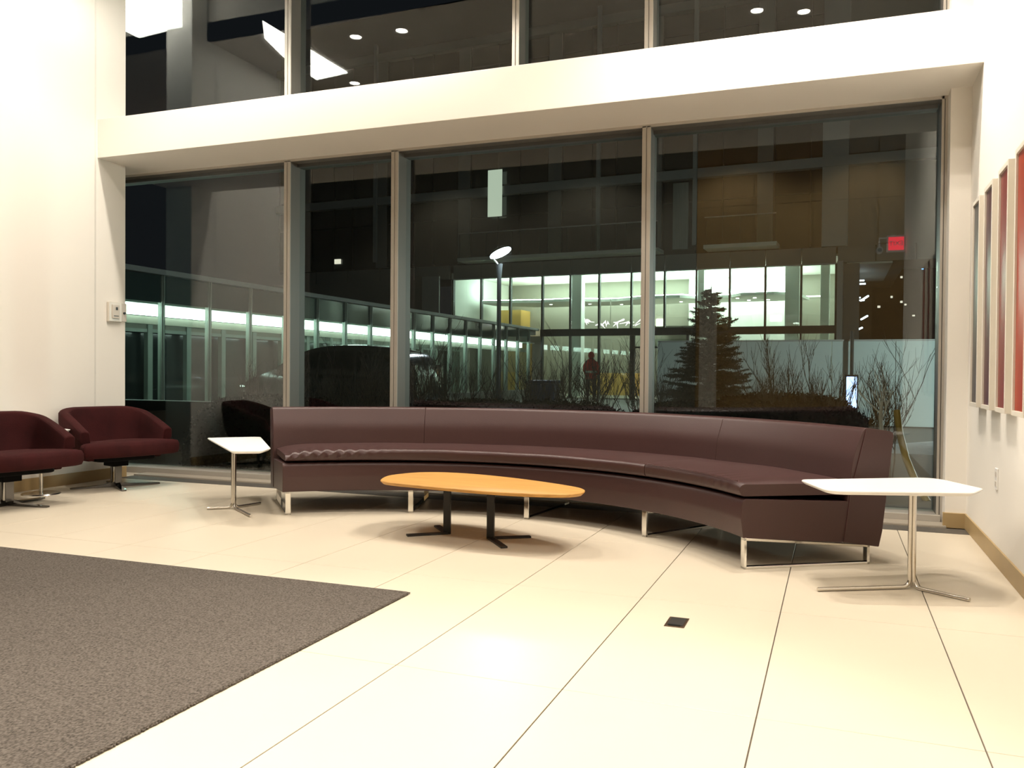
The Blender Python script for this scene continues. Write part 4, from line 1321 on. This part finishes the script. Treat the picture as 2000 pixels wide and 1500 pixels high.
def hedge(name, label, x0, x1, y0, y1, h, seed, round_=0.25, leaves=5000, group=None):
    rr = random.Random(seed)
    t = thing(name, label, 'hedge', ((x0 + x1) / 2, (y0 + y1) / 2, 0), 0, group)
    bm = bmesh.new()
    hx, hy = (x1 - x0) / 2, (y1 - y0) / 2
    nx_, ny_ = max(8, int(hx * 2 / 0.1)), max(5, int(hy * 2 / 0.1))
    vv = []

    def surf(u, v):
        x, y = u * hx, v * hy
        e = max(abs(u), 0) ** 6; f = abs(v) ** 6
        zz = h * (1 - round_ * e) * (1 - round_ * f)
        zz += 0.035 * noise.noise(Vector((x * 3.5 + seed, y * 3.5, 0)))
        return Vector((x, y, zz))
    for i in range(nx_ + 1):
        vv.append([bm.verts.new(surf(-1 + 2 * i / nx_, -1 + 2 * j / ny_)) for j in range(ny_ + 1)])
    for i in range(nx_):
        for j in range(ny_):
            bm.faces.new((vv[i][j], vv[i + 1][j], vv[i + 1][j + 1], vv[i][j + 1]))
    bd = [vv[i][0] for i in range(nx_ + 1)] + [vv[nx_][j] for j in range(1, ny_ + 1)] + [vv[i][ny_] for i in range(nx_ - 1, -1, -1)] + [vv[0][j] for j in range(ny_ - 1, 0, -1)]
    lo_ = [bm.verts.new((v.co.x, v.co.y, -0.02)) for v in bd]
    for k in range(len(bd)):
        bm.faces.new((bd[k], bd[(k + 1) % len(bd)], lo_[(k + 1) % len(bd)], lo_[k]))
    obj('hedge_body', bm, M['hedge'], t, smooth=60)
    bm = bmesh.new()
    for k in range(leaves):
        if rr.random() < 0.55:
            p = surf(rr.uniform(-1, 1), rr.uniform(-1, 1))
        else:
            u = rr.uniform(-1, 1)
            p = surf(u, -1); p.z *= rr.random()
        p += Vector((rr.uniform(-1, 1), rr.uniform(-1, 1), rr.uniform(-0.5, 1))) * 0.025
        d = Vector((rr.uniform(-1, 1), rr.uniform(-1, 1), rr.uniform(-0.3, 1))).normalized()
        s = d.cross(Vector((rr.uniform(-1, 1), rr.uniform(-1, 1), rr.uniform(-1, 1)))).normalized() * 0.011
        q = p + d * 0.035
        a_, b_, c_, e_ = bm.verts.new(p), bm.verts.new((p + q) / 2 + s), bm.verts.new(q), bm.verts.new((p + q) / 2 - s)
        bm.faces.new((a_, b_, c_, e_))
    lv = obj('leaves', bm, M['hedge'], t)
    lv['kind'] = 'stuff'
    return t


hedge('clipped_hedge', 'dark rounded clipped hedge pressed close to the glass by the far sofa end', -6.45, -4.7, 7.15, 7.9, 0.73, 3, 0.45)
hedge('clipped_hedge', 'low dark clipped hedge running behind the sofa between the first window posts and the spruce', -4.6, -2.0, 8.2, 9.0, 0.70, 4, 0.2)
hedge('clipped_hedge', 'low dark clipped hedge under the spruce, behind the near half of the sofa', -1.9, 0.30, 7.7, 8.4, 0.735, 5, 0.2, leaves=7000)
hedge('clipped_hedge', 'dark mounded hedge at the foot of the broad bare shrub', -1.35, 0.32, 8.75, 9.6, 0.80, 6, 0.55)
S(obj('planter_wall', bx(-9.6, -7.0, 8.4, 8.6, -0.03, 0.645), M['steel_dark'], bevel=0.01))
# white birch sapling, lit panel, yellow guard, bin
t = thing('birch_sapling', 'small white-barked birch sapling low beside the window frame', 'tree', (0.405, 8.5, 0))
bm = bmesh.new()
rr = random.Random(9)
tube(bm, [(0, 0, 0), (0.01, 0, 0.35), (-0.01, 0, 0.66), (0.0, 0, 0.80)], 0.02, 8, radii=[0.026, 0.022, 0.018, 0.012])
for d in ((-0.9, 0, 0.75), (0.5, 0.2, 1), (-0.3, 0.2, 1), (0.2, -0.3, 1.1)):
    branch(bm, Vector((0, 0, 0.62 + rr.uniform(0, 0.12))), Vector(d).normalized(), 0.20, 0.009, 2, rr, 0.6, 0.05)
obj('stem', bm, M['birch'], t)
t = thing('lit_panel', 'narrow cold blue-white illuminated panel standing behind the dark shrub', 'sign', (0.165, 9.7, 0))
obj('casing', bx(-0.065, 0.065, -0.02, 0.03, 0.0, 1.04), M['steel_dark'], t)
obj('face', bx(-0.052, 0.052, -0.026, -0.019, 0.69, 1.02), M['bluesign'], t)
t = thing('cable_guard', 'yellow plastic cable guard leaning in the planting by the window frame', 'cable guard', (0.52, 8.3, 0))
obj('sleeve', tube(bmesh.new(), [(0.0, 0, 0.72), (0.02, -0.1, 0.52), (0.06, -0.3, 0.32), (0.13, -0.5, 0.12), (0.2, -0.62, 0.0)], 0.03, 12), M['guard'], t, smooth=50)
t = thing('waste_bin', 'dark navy square waste bin behind the bare shrubs', 'bin', (-6.4, 19.0, 0))
obj('bin_body', bx(-0.30, 0.30, -0.25, 0.25, 0, 0.78), M['blue_bin'], t, bevel=0.03)
obj('lid', bx(-0.32, 0.32, -0.27, 0.27, 0.78, 0.86), M['blue_bin'], t, bevel=0.02)
